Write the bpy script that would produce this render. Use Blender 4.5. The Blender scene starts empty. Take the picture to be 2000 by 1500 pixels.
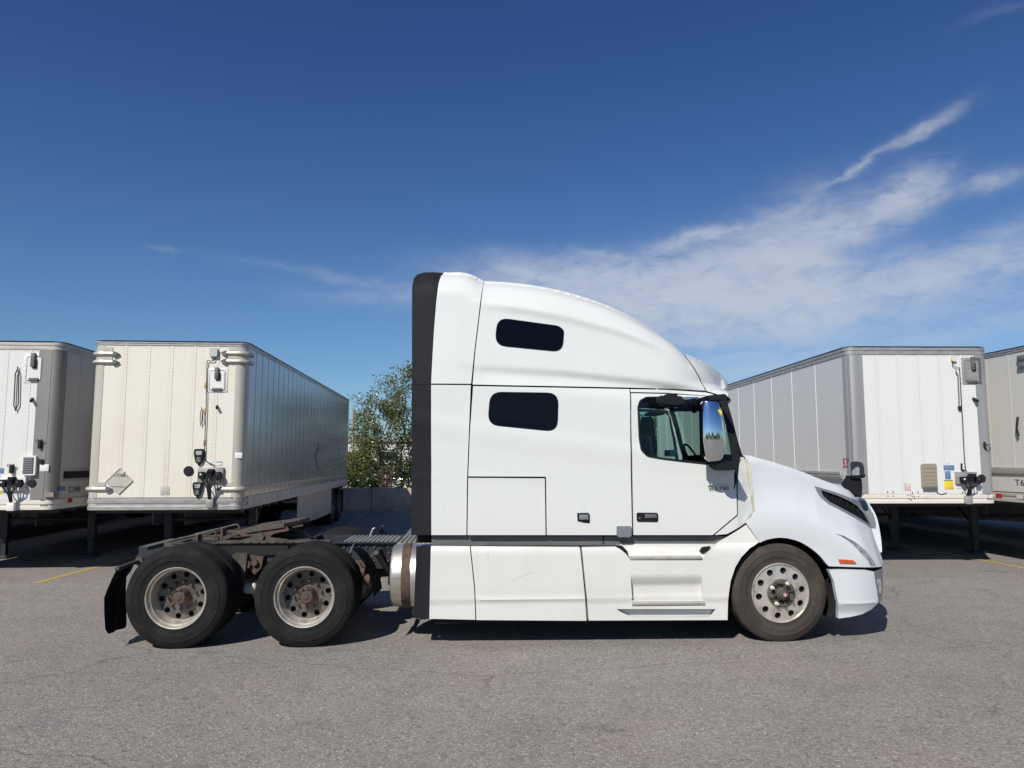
import bpy, bmesh, math, random
import numpy as np
from mathutils import Vector, Matrix
from mathutils.geometry import delaunay_2d_cdt
random.seed(7)
rad = math.radians
SC = bpy.context.scene
COL = SC.collection

# ------------------------------------------------------------------ camera, sky, sun
F, H, HZ = 1450.0, 1.92, 898.0
TH = math.atan((HZ - 750) / F)
cam = bpy.data.cameras.new('camera'); co = bpy.data.objects.new('camera', cam); COL.objects.link(co)
cam.sensor_width = 36; cam.lens = 36 * F / 2000; cam.clip_start = .05; cam.clip_end = 3000
co.location = (0, 0, H); co.rotation_euler = (math.pi / 2 + TH, 0, 0)
SC.camera = co
SUN = Vector((-.52, -1.0, 1.0)).normalized()          # towards the sun
EL = math.asin(SUN.z); AZ = math.atan2(SUN.x, SUN.y)   # azimuth clockwise from +Y
sl = bpy.data.lights.new('sun', 'SUN'); sl.energy = 5.0; sl.angle = rad(.53); sl.color = (1, .945, .86)
so = bpy.data.objects.new('sun', sl); COL.objects.link(so)
so.rotation_euler = (-SUN).to_track_quat('-Z', 'Y').to_euler(); so.location = (0, 0, 30)
SC.view_settings.view_transform = 'Standard'; SC.view_settings.look = 'None'
SC.view_settings.exposure = 0; SC.view_settings.gamma = 1; SC.view_settings.use_curve_mapping = False

def ray(px, py):
    u, v = (px - 1000) / F, (750 - py) / F
    return (u, math.cos(TH) - v * math.sin(TH), math.sin(TH) + v * math.cos(TH))
def ang(px, py):
    x, y, z = ray(px, py); n = math.sqrt(x*x + y*y + z*z)
    return math.atan2(x, y), math.asin(z / n)
def G(px, py, z=0):
    d = ray(px, py); t = (z - H) / d[2]
    return d[0] * t, d[1] * t

W = bpy.data.worlds.new('World'); SC.world = W; W.use_nodes = True
nt = W.node_tree; nt.nodes.clear()
class N:
    """tiny helper to write shader node graphs"""
    def __init__(s, nt): s.nt = nt
    def new(s, t, **k):
        n = s.nt.nodes.new(t)
        for a, b in k.items(): setattr(n, a, b)
        return n
    def put(s, sock, v):
        if isinstance(v, bpy.types.NodeSocket): s.nt.links.new(v, sock)
        elif v is not None: sock.default_value = v
    def m(s, op, a, b=None, c=None, clamp=False):
        n = s.new('ShaderNodeMath', operation=op, use_clamp=clamp)
        s.put(n.inputs[0], a); s.put(n.inputs[1], b); s.put(n.inputs[2], c); return n.outputs[0]
    def mix(s, f, a, b, blend='MIX'):
        n = s.new('ShaderNodeMix', data_type='RGBA', blend_type=blend)
        s.put(n.inputs[0], f)
        for i, v in ((6, a), (7, b)):
            s.put(n.inputs[i], (*v, 1) if isinstance(v, tuple) and len(v) == 3 else v)
        return n.outputs[2]
    def noise(s, vec, scale, detail=4, rough=.55, dist=0):
        n = s.new('ShaderNodeTexNoise'); s.put(n.inputs['Vector'], vec)
        n.inputs['Scale'].default_value = scale; n.inputs['Detail'].default_value = detail
        n.inputs['Roughness'].default_value = rough; n.inputs['Distortion'].default_value = dist
        return n.outputs['Fac']
    def ramp(s, f, lo, hi, a=0, b=1):
        n = s.new('ShaderNodeMapRange'); n.interpolation_type = 'SMOOTHSTEP'
        s.put(n.inputs[0], f); n.inputs[1].default_value = lo; n.inputs[2].default_value = hi
        n.inputs[3].default_value = a; n.inputs[4].default_value = b; return n.outputs[0]
    def map(s, vec, sc=(1, 1, 1), rot=(0, 0, 0), loc=(0, 0, 0)):
        n = s.new('ShaderNodeMapping'); s.put(n.inputs[0], vec)
        n.inputs['Scale'].default_value = sc; n.inputs['Rotation'].default_value = rot
        n.inputs['Location'].default_value = loc; return n.outputs[0]
g = N(nt)
sky = g.new('ShaderNodeTexSky', sky_type='NISHITA', sun_disc=False)
sky.sun_elevation = EL; sky.sun_rotation = AZ
sky.altitude = 200; sky.air_density = 1.0; sky.dust_density = .4; sky.ozone_density = 2.0
tc = g.new('ShaderNodeTexCoord').outputs['Generated']
sep = g.new('ShaderNodeSeparateXYZ'); g.put(sep.inputs[0], tc)
az = g.m('ARCTAN2', sep.outputs[0], sep.outputs[1]); el = g.m('ARCSINE', sep.outputs[2])
cmb = g.new('ShaderNodeCombineXYZ'); g.put(cmb.inputs[0], az); g.put(cmb.inputs[1], el)
ae = cmb.outputs[0]
w1 = g.m('SUBTRACT', g.noise(g.map(ae, (1, 1.6, 1), (0, 0, -.35)), 9, 7, .65), .5)
w2 = g.m('SUBTRACT', g.noise(g.map(ae, (1, 1.6, 1), (0, 0, -.35), (5, 3, 0)), 9, 7, .65), .5)
azw = g.m('MULTIPLY_ADD', w1, .075, az); elw = g.m('MULTIPLY_ADD', w2, .045, el)
blobs = [(1090,545,190,34,-3,.9),(1290,575,230,52,4,1.1),(1420,560,170,60,10,.8),(1540,500,110,62,30,1.1),(1560,590,90,50,0,.6),(1700,418,90,26,24,.9),(1785,383,46,30,20,1.1),
 (1660,330,58,7,24,.45),(1800,248,52,13,18,.6),(1385,463,120,11,12,.6),(1870,530,210,36,8,.7),(1650,600,220,28,18,.5),
 (1945,356,46,15,5,.5),(690,545,190,10,-5,.14),(1370,664,80,10,5,.5),(1800,640,300,40,6,.34),(800,585,170,18,0,.22),
 (1180,500,60,6,-8,.35),(1950,22,60,8,5,.05),(320,492,26,5,5,.15),(1330,610,250,40,4,.5),(1500,720,200,14,6,.25),
 (2350,420,260,60,12,.6),(2500,600,330,50,4,.6),(2900,500,300,90,8,.6),(-500,500,240,24,8,.4),(-1100,560,300,60,8,.6)]
tot = None
for (px, py, L, Wd, a, st) in blobs:
    if 0 <= px <= 2000: a0, e0 = ang(px, py)
    else: a0, e0 = (px - 1000) / 1250., (HZ - py) / 1500.
    c, s_ = math.cos(rad(a)), math.sin(rad(a)); L *= .95 / F; Wd *= 1.05 / F
    da = g.m('SUBTRACT', azw, a0); de = g.m('SUBTRACT', elw, e0)
    u = g.m('ADD', g.m('MULTIPLY', da, c / L), g.m('MULTIPLY', de, s_ / L))
    v = g.m('ADD', g.m('MULTIPLY', da, -s_ / Wd), g.m('MULTIPLY', de, c / Wd))
    d = g.m('ADD', g.m('MULTIPLY', u, u), g.m('MULTIPLY', v, v))
    e = g.m('MULTIPLY', g.m('EXPONENT', g.m('MULTIPLY', d, -1)), st)
    tot = e if tot is None else g.m('ADD', tot, e)
fib = g.noise(g.map(ae, (1, 2.4, 1), (0, 0, -.4)), 17, 10, .66, .5)
cl = g.m('MULTIPLY', tot, g.ramp(fib, .32, .64, .38, 1.1))
gen = g.ramp(g.noise(g.map(tc, (1, 1, 3)), 2.2, 7, .6, .4), .60, .85, 0, .4)   # thin cloud over the rest of the sky
side = g.ramp(g.m('ABSOLUTE', az), .75, 1.2)
cl = g.m('MULTIPLY_ADD', gen, side, cl)
cl = g.m('MULTIPLY', g.m('SUBTRACT', 1, g.m('EXPONENT', g.m('MULTIPLY', cl, -1.8))), .84)
skyc = g.mix(1.0, sky.outputs[0], (.62, .90, 1.26), 'MULTIPLY')
grad = g.ramp(sep.outputs[2], .02, .62, 0, 1)
skyc = g.mix(1.0, skyc, g.mix(grad, (1.32, 1.24, 1.14), (.68, .80, .98)), 'MULTIPLY')
skyc = g.mix(cl, skyc, (8.8, 9.4, 10.6))
bg = g.new('ShaderNodeBackground'); bg.inputs['Strength'].default_value = .063
g.put(bg.inputs['Color'], skyc)
wo = g.new('ShaderNodeOutputWorld'); nt.links.new(bg.outputs[0], wo.inputs['Surface'])

# ------------------------------------------------------------------ materials
MATS = {}
def M(name, col, rough=.5, metal=0, layers=(), bump=0, bscale=40, bst=(1, 1, 1), coat=0, spec=.5, rvar=0):
    """layers: (colour, scale, stretch xyz, lo, hi, strength)"""
    m = bpy.data.materials.new(name); m.use_nodes = True; n = N(m.node_tree)
    p = m.node_tree.nodes['Principled BSDF']
    o = n.new('ShaderNodeTexCoord').outputs['Object']
    c = (*col, 1)
    rgb = n.new('ShaderNodeRGB'); rgb.outputs[0].default_value = c; cur = rgb.outputs[0]
    for i, (c2, sc, st, lo, hi, k) in enumerate(layers):
        f = n.ramp(n.noise(n.map(o, st, loc=(i * 3.1, i * 1.7, i * 2.3)), sc, 6, .6), lo, hi, 0, k)
        cur = n.mix(f, cur, c2)
    n.put(p.inputs['Base Color'], cur)
    p.inputs['Roughness'].default_value = rough
    if rvar:
        n.put(p.inputs['Roughness'], n.ramp(n.noise(o, 3, 5), .3, .7, max(0, rough - rvar), rough + rvar))
    p.inputs['Metallic'].default_value = metal; p.inputs['Specular IOR Level'].default_value = spec
    p.inputs['Coat Weight'].default_value = coat; p.inputs['Coat Roughness'].default_value = .06
    if bump:
        b = n.new('ShaderNodeBump'); b.inputs['Strength'].default_value = bump; b.inputs['Distance'].default_value = .01
        n.put(b.inputs['Height'], n.noise(n.map(o, bst), bscale, 4)); n.put(p.inputs['Normal'], b.outputs[0])
    MATS[name] = m; return m
def glass(name, tint, refl=1.0, body=(.02, .03, .03)):
    m = bpy.data.materials.new(name); m.use_nodes = True; n = N(m.node_tree); m.node_tree.nodes.clear()
    t = n.new('ShaderNodeBsdfTransparent'); t.inputs[0].default_value = (*tint, 1)
    gl = n.new('ShaderNodeBsdfGlossy'); gl.inputs['Roughness'].default_value = .02
    fr = n.new('ShaderNodeFresnel'); fr.inputs[0].default_value = 1.5
    mx = n.new('ShaderNodeMixShader'); n.put(mx.inputs[0], n.m('MULTIPLY', fr.outputs[0], refl, clamp=True))
    n.put(mx.inputs[1], t.outputs[0]); n.put(mx.inputs[2], gl.outputs[0])
    out = n.new('ShaderNodeOutputMaterial'); n.put(out.inputs[0], mx.outputs[0]); return m
dust = (.42, .38, .31)
paint = M('truck_paint', (.635, .655, .635), .32, coat=.25, layers=[((.60,.595,.56), 1.3, (1,1,.5), .45, .8, .3), ((.52,.50,.46), 9, (1,1,.3), .62, .8, .2)], rvar=.06)
paint_low = M('truck_paint_dusty', (.64, .645, .615), .38, coat=.15, layers=[((.58,.55,.47), 2.2, (1,1,.6), .4, .75, .45), ((.36,.33,.28), 14, (1,1,.4), .64, .8, .35)], rvar=.08)
hoodp = M('hood_paint', (.60, .625, .645), .28, coat=.35, layers=[((.56,.57,.57), 2, (1,1,1), .5, .8, .3)])
cream = M('cream_seal', (.60, .57, .46), .6, layers=[((.3,.26,.2), 12, (1,1,.3), .5, .8, .6)])
black = M('black_plastic', (.012, .013, .017), .68, spec=.15, layers=[((.018,.018,.021), 3, (1,1,.3), .4, .8, .8)], bump=.1, bscale=90)
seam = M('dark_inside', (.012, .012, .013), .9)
band = M('grey_plastic', (.10, .105, .105), .55, layers=[((.17,.16,.14), 5, (.3,1,2), .4, .75, .7)])
hgrey = M('silver_grey_plastic', (.18, .19, .205), .42, layers=[((.11,.11,.12), 7, (1,1,1), .4, .8, .6)])
bglass = M('dark_tinted_glass', (.002, .0025, .004), .03, spec=.2)
winglass = glass('cab_glass', (.62, .78, .72), .8); wsglass = glass('windshield_glass', (.66, .84, .76), .35)
dchrome = M('dark_gloss_shell', (.03, .035, .045), .08, spec=.8)
chrome = M('chrome', (.78, .79, .80), .07, 1.0, layers=[((.55,.55,.55), 6, (1,1,1), .5, .8, .4)])
rubber = M('tyre_rubber', (.011, .011, .0115), .85, spec=.2, layers=[((.024,.0225,.021), 5, (1,1,1), .4, .75, .9)], bump=.35, bscale=35)
rubber2 = M('dusty_tyre_rubber', (.042, .035, .031), .85, spec=.3, layers=[((.070,.058,.048), 4, (1,1,1), .35, .75, .9), ((.022,.021,.020), 11, (1,1,1), .5, .8, .6)], bump=.35, bscale=35)
alu = M('aluminium_wheel', (.66, .62, .55), .33, .6, layers=[((.30,.26,.20), 9, (1,1,1), .42, .75, .75)], rvar=.1)
alu_d = M('dirty_shaded_wheel_disc', (.17, .158, .14), .48, .6, layers=[((.10,.085,.07), 7, (1,1,1), .32, .66, .9)])  # dirt mottling; base also darkened to paint in the shadow inside the dish
tankm = M('fuel_tank_metal', (.62, .58, .52), .36, .85, layers=[((.42,.38,.31), 7, (.6,1,3), .45, .75, .7)], rvar=.1)
rust = M('rusty_iron', (.105, .062, .042), .8, layers=[((.045,.036,.032), 8, (1,1,1), .4, .7, .9), ((.20,.10,.055), 16, (1,1,1), .58, .8, .6)], bump=.5, bscale=60)
hub = M('brown_hub_iron', (.085, .053, .040), .75, layers=[((.06,.05,.045), 12, (1,1,1), .45, .75, .8)], bump=.4, bscale=80)
grime = M('greasy_brown_metal', (.085, .070, .055), .7, layers=[((.03,.028,.027), 9, (1,1,1), .4, .7, .9), ((.17,.14,.10), 18, (1,1,1), .6, .8, .5)], bump=.5, bscale=50)
frame_m = M('frame_black_paint', (.018, .024, .032), .5, layers=[((.06,.052,.042), 6, (1,1,2), .45, .75, .8)], bump=.2, bscale=40)
deckm = M('deck_aluminium', (.46, .43, .37), .45, .6, layers=[((.24,.21,.17), 10, (1,1,1), .42, .75, .7)])
amber = M('amber_lens', (.55, .10, .02), .18, layers=[((.30,.05,.02), 30, (1,1,1), .4, .7, .6)])
lens = M('clear_lens', (.52, .53, .54), .12, .3, layers=[((.15,.16,.17), 12, (1,1,1), .4, .7, .8)])
redl = M('red_reflective', (.42, .025, .03), .35); whl = M('white_reflective', (.62, .60, .57), .4)
inner = M('cab_interior', (.035, .038, .042), .8, layers=[((.06,.06,.065), 6, (1,1,1), .4, .7, .7)])
leath = M('seat_fabric', (.06, .062, .07), .85)
paper = M('white_paper', (.7, .7, .68), .7)
ink = M('black_ink', (.02, .02, .022), .5); redink = M('red_ink', (.33, .02, .03), .5); inkgrey = M('faded_ink', (.20, .20, .19), .6)
blue_s = M('blue_sticker', (.10, .20, .34), .5, layers=[((.30,.38,.45), 40, (1,1,2.2), .55, .62, .6)])
yel_s = M('yellow_sticker', (.75, .58, .03), .5, layers=[((.2,.15,.02), 60, (.6,1,3.5), .56, .62, .7)])
wht_s = M('white_sticker', (.72, .71, .67), .5, layers=[((.35,.34,.32), 60, (.6,1,3), .58, .64, .5)])
concrete = M('barrier_concrete', (.44, .36, .26), .9, layers=[((.20,.165,.12), 2, (1,1,1), .4, .75, .8), ((.10,.085,.07), 9, (1,1,.3), .6, .8, .6)], bump=.5, bscale=30)
grass_m = M('verge_soil', (.12, .105, .07), .95)
yline = M('yellow_paint', (.60, .36, .07), .75, layers=[((.26,.22,.18), 14, (1,1,1), .48, .62, .85), ((.3,.25,.2), 90, (1,1,1), .5, .62, .6)])

# ------------------------------------------------------------------ helpers
def link(o, parent=None):
    COL.objects.link(o)
    if parent is not None: o.parent = parent
    return o
def empty(name, loc=(0, 0, 0), rz=0, parent=None, label=None, cat=None, group=None):
    o = bpy.data.objects.new(name, None); o.empty_display_size = .2
    o.location = loc; o.rotation_euler = (0, 0, rz); link(o, parent)
    return tag(o, label, cat, group)
def tag(o, label=None, cat=None, group=None, kind=None):
    if label: o['label'] = label
    if cat: o['category'] = cat
    if group: o['group'] = group
    if kind: o['kind'] = kind
    return o
class B:
    def __init__(s): s.bm = bmesh.new()
    def _face(s, vs):
        try: return s.bm.faces.new(vs)
        except ValueError: return None
    def box(s, x0, x1, y0, y1, z0, z1, bev=0, seg=2):
        vs = [s.bm.verts.new((x, y, z)) for x in (x0, x1) for y in (y0, y1) for z in (z0, z1)]
        fs = [s._face([vs[i] for i in f]) for f in ((0,1,3,2),(4,6,7,5),(0,4,5,1),(2,3,7,6),(0,2,6,4),(1,5,7,3))]
        if bev:
            es = list({e for f in fs for e in f.edges})
            bmesh.ops.bevel(s.bm, geom=es, offset=bev, segments=seg, affect='EDGES', profile=.5)
        return s
    def prism(s, poly, a0, a1, axis='y'):
        """poly of 2D points: axis y -> (x,z); axis x -> (y,z); axis z -> (x,y)"""
        def P3(p, a):
            return {'y': (p[0], a, p[1]), 'x': (a, p[0], p[1]), 'z': (p[0], p[1], a)}[axis]
        A = [s.bm.verts.new(P3(p, a0)) for p in poly]; Bv = [s.bm.verts.new(P3(p, a1)) for p in poly]
        fs = [s._face(A), s._face(Bv[::-1])]
        n = len(poly)
        for i in range(n): fs.append(s._face([A[i], Bv[i], Bv[(i+1) % n], A[(i+1) % n]]))
        bmesh.ops.recalc_face_normals(s.bm, faces=[f for f in fs if f]); return s
    def tube(s, pts, r, n=8, cap=True, rs=None):
        pts = [Vector(p) for p in pts]; rings = []; up = None
        for i, p in enumerate(pts):
            d = (pts[min(i+1, len(pts)-1)] - pts[max(i-1, 0)]).normalized()
            if up is None: up = Vector((0, 0, 1)) if abs(d.z) < .9 else Vector((1, 0, 0))
            a = d.cross(up).normalized(); b = a.cross(d).normalized(); up = b
            rr = rs[i] if rs else r
            rings.append([s.bm.verts.new(p + (a * math.cos(t) + b * math.sin(t)) * rr) for t in [2*math.pi*k/n for k in range(n)]])
        for i in range(len(rings)-1):
            for k in range(n): s._face([rings[i][k], rings[i][(k+1) % n], rings[i+1][(k+1) % n], rings[i+1][k]])
        if cap: s._face(rings[0][::-1]); s._face(rings[-1])
        return s
    def lathe(s, prof, c=(0, 0, 0), axis='y', n=32, closed=False, cap=True):
        """prof: (along axis, radius)"""
        rings = []
        for a, r in prof:
            ring = []
            for k in range(n):
                t = 2*math.pi*k/n; p, q = r*math.cos(t), r*math.sin(t)
                v = {'y': (p, a, q), 'x': (a, p, q), 'z': (p, q, a)}[axis]
                ring.append(s.bm.verts.new((v[0]+c[0], v[1]+c[1], v[2]+c[2])))
            rings.append(ring)
        R = list(zip(rings, rings[1:])) + ([(rings[-1], rings[0])] if closed else [])
        fs = []
        for A, Bv in R:
            for k in range(n): fs.append(s._face([A[k], A[(k+1) % n], Bv[(k+1) % n], Bv[k]]))
        if not closed and cap:
            for ring, (a, r) in ((rings[0], prof[0]), (rings[-1], prof[-1])):
                if r > 1e-4: fs.append(s._face(ring))
        bmesh.ops.recalc_face_normals(s.bm, faces=[f for f in fs if f]); return s
    def grid(s, rows, thick=0):
        V = [[s.bm.verts.new(p) for p in r] for r in rows]; fs = []
        for i in range(len(V)-1):
            for j in range(len(V[0])-1): fs.append(s._face([V[i][j], V[i][j+1], V[i+1][j+1], V[i+1][j]]))
        if thick: bmesh.ops.solidify(s.bm, geom=[f for f in fs if f], thickness=thick)
        return s
    def rivet(s, p, nrm, r=.006, h=.003):
        n = Vector(nrm); a = n.orthogonal().normalized(); b = n.cross(a); p = Vector(p)
        ring = [s.bm.verts.new(p + (a*math.cos(t)+b*math.sin(t))*r) for t in [math.pi*k/2 + .6 for k in range(4)]]
        top = s.bm.verts.new(p + n*h)
        for k in range(4): s._face([ring[k], ring[(k+1) % 4], top])
        return s
    def obj(s, name, mat, parent=None, smooth=True, ang=32, recalc=False, **kw):
        if recalc: bmesh.ops.recalc_face_normals(s.bm, faces=s.bm.faces)
        me = bpy.data.meshes.new(name); s.bm.to_mesh(me); s.bm.free()
        me.materials.append(mat)
        if smooth:
            me.polygons.foreach_set('use_smooth', [True]*len(me.polygons)); me.set_sharp_from_angle(angle=rad(ang))
        return tag(link(bpy.data.objects.new(name, me), parent), **kw)
def text(name, s, size, mat, parent, loc, rot, width=None, ext=.0015, shear=0):
    c = bpy.data.curves.new(name, 'FONT'); c.body = s; c.size = size; c.extrude = ext; c.align_x = 'CENTER'; c.align_y = 'CENTER'; c.shear = shear
    o = bpy.data.objects.new(name, c); COL.objects.link(o)
    dg = bpy.context.evaluated_depsgraph_get(); me = bpy.data.meshes.new_from_object(o.evaluated_get(dg))
    bpy.data.objects.remove(o); bpy.data.curves.remove(c)
    me.name = name; me.materials.clear(); me.materials.append(mat)
    o = bpy.data.objects.new(name, me); link(o, parent); o.location = loc; o.rotation_euler = rot
    if width:
        xs = [v.co.x for v in me.vertices]; k = width / (max(xs) - min(xs)); o.scale = (k, 1, 1)
    return o
class Frame:
    def __init__(s, X, Y, yaw): s.X, s.Y, s.a = X, Y, yaw; s.c, s.s = math.cos(yaw), math.sin(yaw)
    def at(s, px, py, y=0):
        d = ray(px, py)
        oy = s.s * s.X - s.c * s.Y; dy = -s.s * d[0] + s.c * d[1]     # local y of camera, of the ray
        t = (y - oy) / dy; wx, wy = d[0]*t - s.X, d[1]*t - s.Y
        return (s.c*wx + s.s*wy, H + d[2]*t)
    def side(s, px, py, x):
        """where the pixel's ray meets the side plane local x = x: (y, z)"""
        d = ray(px, py); ox = -s.c*s.X - s.s*s.Y; dx = s.c*d[0] + s.s*d[1]
        t = (x-ox)/dx; wx, wy = d[0]*t - s.X, d[1]*t - s.Y
        return (-s.s*wx + s.c*wy, H + d[2]*t)
    def at3(s, px, py, y=0):
        x, z = s.at(px, py, y); return (x, y, z)
def inside(P, poly):
    x, z = P[:, 0], P[:, 1]; r = np.zeros(len(P), bool); n = len(poly); j = n - 1
    for i in range(n):
        (xi, zi), (xj, zj) = poly[i], poly[j]
        if zi != zj: r ^= ((zi > z) != (zj > z)) & (x < (xj-xi)*(z-zi)/(zj-zi)+xi)
        j = i
    return r
def dist(P, poly):
    d = np.full(len(P), 1e9); n = len(poly)
    for i in range(n):
        a = np.array(poly[i]); b = np.array(poly[(i+1) % n]); ab = b - a; L = max(ab @ ab, 1e-12)
        t = np.clip(((P - a) @ ab) / L, 0, 1); d = np.minimum(d, np.linalg.norm(P - (a + t[:, None]*ab), axis=1))
    return d
def resample(poly, step):
    out = []
    for i, a in enumerate(poly):
        b = poly[(i+1) % len(poly)]; L = math.dist(a, b); k = max(1, int(L/step))
        out += [(a[0]+(b[0]-a[0])*t/k, a[1]+(b[1]-a[1])*t/k) for t in range(k)]
    return out
def smooth_curve(pts, k=4):
    """Catmull-Rom through the points (open)"""
    P = [pts[0]] + list(pts) + [pts[-1]]; out = []
    for i in range(1, len(P)-2):
        for j in range(k):
            t = j/k; a, b, c, d = [np.array(q, float) for q in P[i-1:i+3]]
            out.append(tuple(.5*((2*b)+(c-a)*t+(2*a-5*b+4*c-d)*t*t+(3*b-a-3*c+d)*t**3)))
    return out + [tuple(pts[-1])]
def rounded(poly, r, k=4):
    out = []; n = len(poly)
    for i in range(n):
        p, a, b = [np.array(poly[j % n], float) for j in (i, i-1, i+1)]
        da, db = a-p, b-p; la, lb = np.linalg.norm(da), np.linalg.norm(db); q = min(r, la*.45, lb*.45)
        s, e = p+da/la*q, p+db/lb*q
        for j in range(k+1):
            t = j/k; out.append(tuple((1-t)**2*s+2*t*(1-t)*p+t*t*e))
    return out
def panel_bm(outline, S, holes=(), step=.04, rim=.03, lift=0, mirror=None, tuck=0):
    """a sheet over the outline (x,z) lying on the surface y=S(x,z), its edges turned inwards by rim"""
    loops = [resample(outline, step)] + [resample(h, step) for h in holes]
    pts, edges = [], []
    for lp in loops:
        k = len(pts); pts += lp; edges += [(k+i, k+(i+1) % len(lp)) for i in range(len(lp))]
    xs = [p[0] for p in outline]; zs = [p[1] for p in outline]
    gx, gz = np.meshgrid(np.arange(min(xs)+step*.5, max(xs), step), np.arange(min(zs)+step*.5, max(zs), step))
    Pg = np.stack([gx.ravel(), gz.ravel()], 1)
    if len(Pg):
        k = inside(Pg, outline) & (dist(Pg, loops[0]) > step*.45)
        for h in holes: k &= ~inside(Pg, h) & (dist(Pg, h) > step*.45)
        pts += [tuple(p) for p in Pg[k]]
    V, E, Fc, _, _, _ = delaunay_2d_cdt([Vector(p) for p in pts], edges, [], 0, 1e-6)
    C = np.array([[sum(V[i].x for i in f)/3, sum(V[i].y for i in f)/3] for f in Fc])
    ok = inside(C, outline)
    for h in holes: ok &= ~inside(C, h)
    b = B(); bm = b.bm
    fy = (lambda y: y) if mirror is None else (lambda y: mirror - y)
    vs = [bm.verts.new((v.x, fy(S(v.x, v.y) - lift), v.y)) for v in V]
    for f, o in zip(Fc, ok):
        if not o: continue
        a, c, d = [V[i] for i in f]
        ccw = (c.x-a.x)*(d.y-a.y)-(c.y-a.y)*(d.x-a.x) > 0     # ccw in (x,z) faces -y
        idx = f if ccw == (mirror is None) else f[::-1]
        b._face([vs[i] for i in idx])
    for v in [v for v in bm.verts if not v.link_faces]: bm.verts.remove(v)
    if rim:
        cxx, czz = sum(xs)/len(xs), sum(zs)/len(zs)
        es = [e for e in bm.edges if e.is_boundary]; new = {}
        for e in es:
            for v in e.verts:
                if v not in new:
                    tv = Vector((cxx-v.co.x, 0, czz-v.co.z)).normalized()*tuck
                    new[v] = bm.verts.new(v.co + Vector((0, rim if mirror is None else -rim, 0)) + tv)
        for e in es:
            v0, v1 = e.verts; l = e.link_loops[0]
            if l.vert != v0: v0, v1 = v1, v0
            b._face([v1, v0, new[v0], new[v1]])
    return b
# ------------------------------------------------------------------ ground
def asphalt():
    m = bpy.data.materials.new('old_asphalt'); m.use_nodes = True; n = N(m.node_tree); p = m.node_tree.nodes['Principled BSDF']
    o = n.new('ShaderNodeTexCoord').outputs['Object']
    big = n.ramp(n.noise(o, .35, 5, .6), .35, .7); med = n.ramp(n.noise(n.map(o, (1, 1, 1), loc=(7, 3, 0)), 1.6, 6, .65), .38, .70)
    c = n.mix(big, (.285, .258, .228), (.245, .228, .208)); c = n.mix(n.m('MULTIPLY', med, .45), c, (.185, .170, .160))
    pink = n.ramp(n.noise(n.map(o, (1, 1, 1), loc=(3, 9, 0)), .9, 4), .5, .75, 0, .5); c = n.mix(pink, c, (.27, .225, .205))
    vo = n.new('ShaderNodeTexVoronoi'); n.put(vo.inputs['Vector'], o); vo.inputs['Scale'].default_value = 95
    st = n.new('ShaderNodeSeparateColor'); n.put(st.inputs[0], vo.outputs['Color'])
    v2 = n.new('ShaderNodeTexVoronoi'); n.put(v2.inputs['Vector'], o); v2.inputs['Scale'].default_value = 42
    s2 = n.new('ShaderNodeSeparateColor'); n.put(s2.inputs[0], v2.outputs['Color'])
    c = n.mix(n.ramp(st.outputs[0], .25, .95, 0, .48), c, (.105, .098, .093))
    c = n.mix(n.ramp(st.outputs[1], .80, .98, 0, .6), c, (.52, .49, .46))
    c = n.mix(n.ramp(s2.outputs[0], .84, .98, 0, .45), c, (.08, .075, .072))
    # oil stains and tyre scuffs
    oil = n.ramp(n.noise(n.map(o, (1, 1.3, 1), loc=(11, 2, 0)), .8, 5, .7), .60, .74, 0, .5); c = n.mix(oil, c, (.085, .080, .077))
    sc = n.ramp(n.noise(n.map(o, (.35, 5, 1), (0, 0, .12)), 1.4, 6, .75), .62, .80, 0, .45); c = n.mix(sc, c, (.10, .095, .09))
    # cracks
    wv = n.new('ShaderNodeTexNoise'); n.put(wv.inputs['Vector'], o); wv.inputs['Scale'].default_value = 2.2; wv.inputs['Detail'].default_value = 6
    wm = n.new('ShaderNodeVectorMath', operation='SCALE'); n.put(wm.inputs[0], wv.outputs['Color']); wm.inputs['Scale'].default_value = .35
    ad = n.new('ShaderNodeVectorMath', operation='ADD'); n.put(ad.inputs[0], o); n.put(ad.inputs[1], wm.outputs[0])
    cr = n.new('ShaderNodeTexVoronoi', feature='DISTANCE_TO_EDGE'); n.put(cr.inputs['Vector'], n.map(ad.outputs[0], (.6, 1.3, 1), (0, 0, .3))); cr.inputs['Scale'].default_value = .28
    gate = n.ramp(n.noise(n.map(o, (1, 1, 1), loc=(1, 1, 5)), .5, 3), .40, .50)
    dd = n.ramp(n.noise(n.map(o, (1.2, 6, 1), (0, 0, -.05), loc=(4, 8, 0)), 2.6, 5, .7), .70, .78, 0, .55); c = n.mix(dd, c, (.085, .078, .073))
    ck = n.m('MULTIPLY', n.ramp(cr.outputs[0], .0008, .004, .42, 0), gate); c = n.mix(ck, c, (.06, .055, .05))
    n.put(p.inputs['Base Color'], c); p.inputs['Roughness'].default_value = .88; p.inputs['Specular IOR Level'].default_value = .25
    b = n.new('ShaderNodeBump'); b.inputs['Strength'].default_value = .55; b.inputs['Distance'].default_value = .006
    n.put(b.inputs['Height'], n.m('ADD', n.m('MULTIPLY', vo.outputs['Distance'], -1.0), n.noise(o, 30, 3))); n.put(p.inputs['Normal'], b.outputs[0])
    return m
asph = asphalt()
g_ = B(); g_.grid([[(-400, -60, 0), (400, -60, 0)], [(-400, 33.6, 0), (400, 33.6, 0)]])
g_.obj('asphalt_yard', asph, smooth=False, recalc=True, kind='structure')
g_ = B(); g_.grid([[(-900, 33.6, .0), (900, 33.6, .0)], [(-900, 1500, 0), (900, 1500, 0)]])
g_.obj('verge_ground', grass_m, smooth=False, recalc=True, kind='structure')
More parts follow.
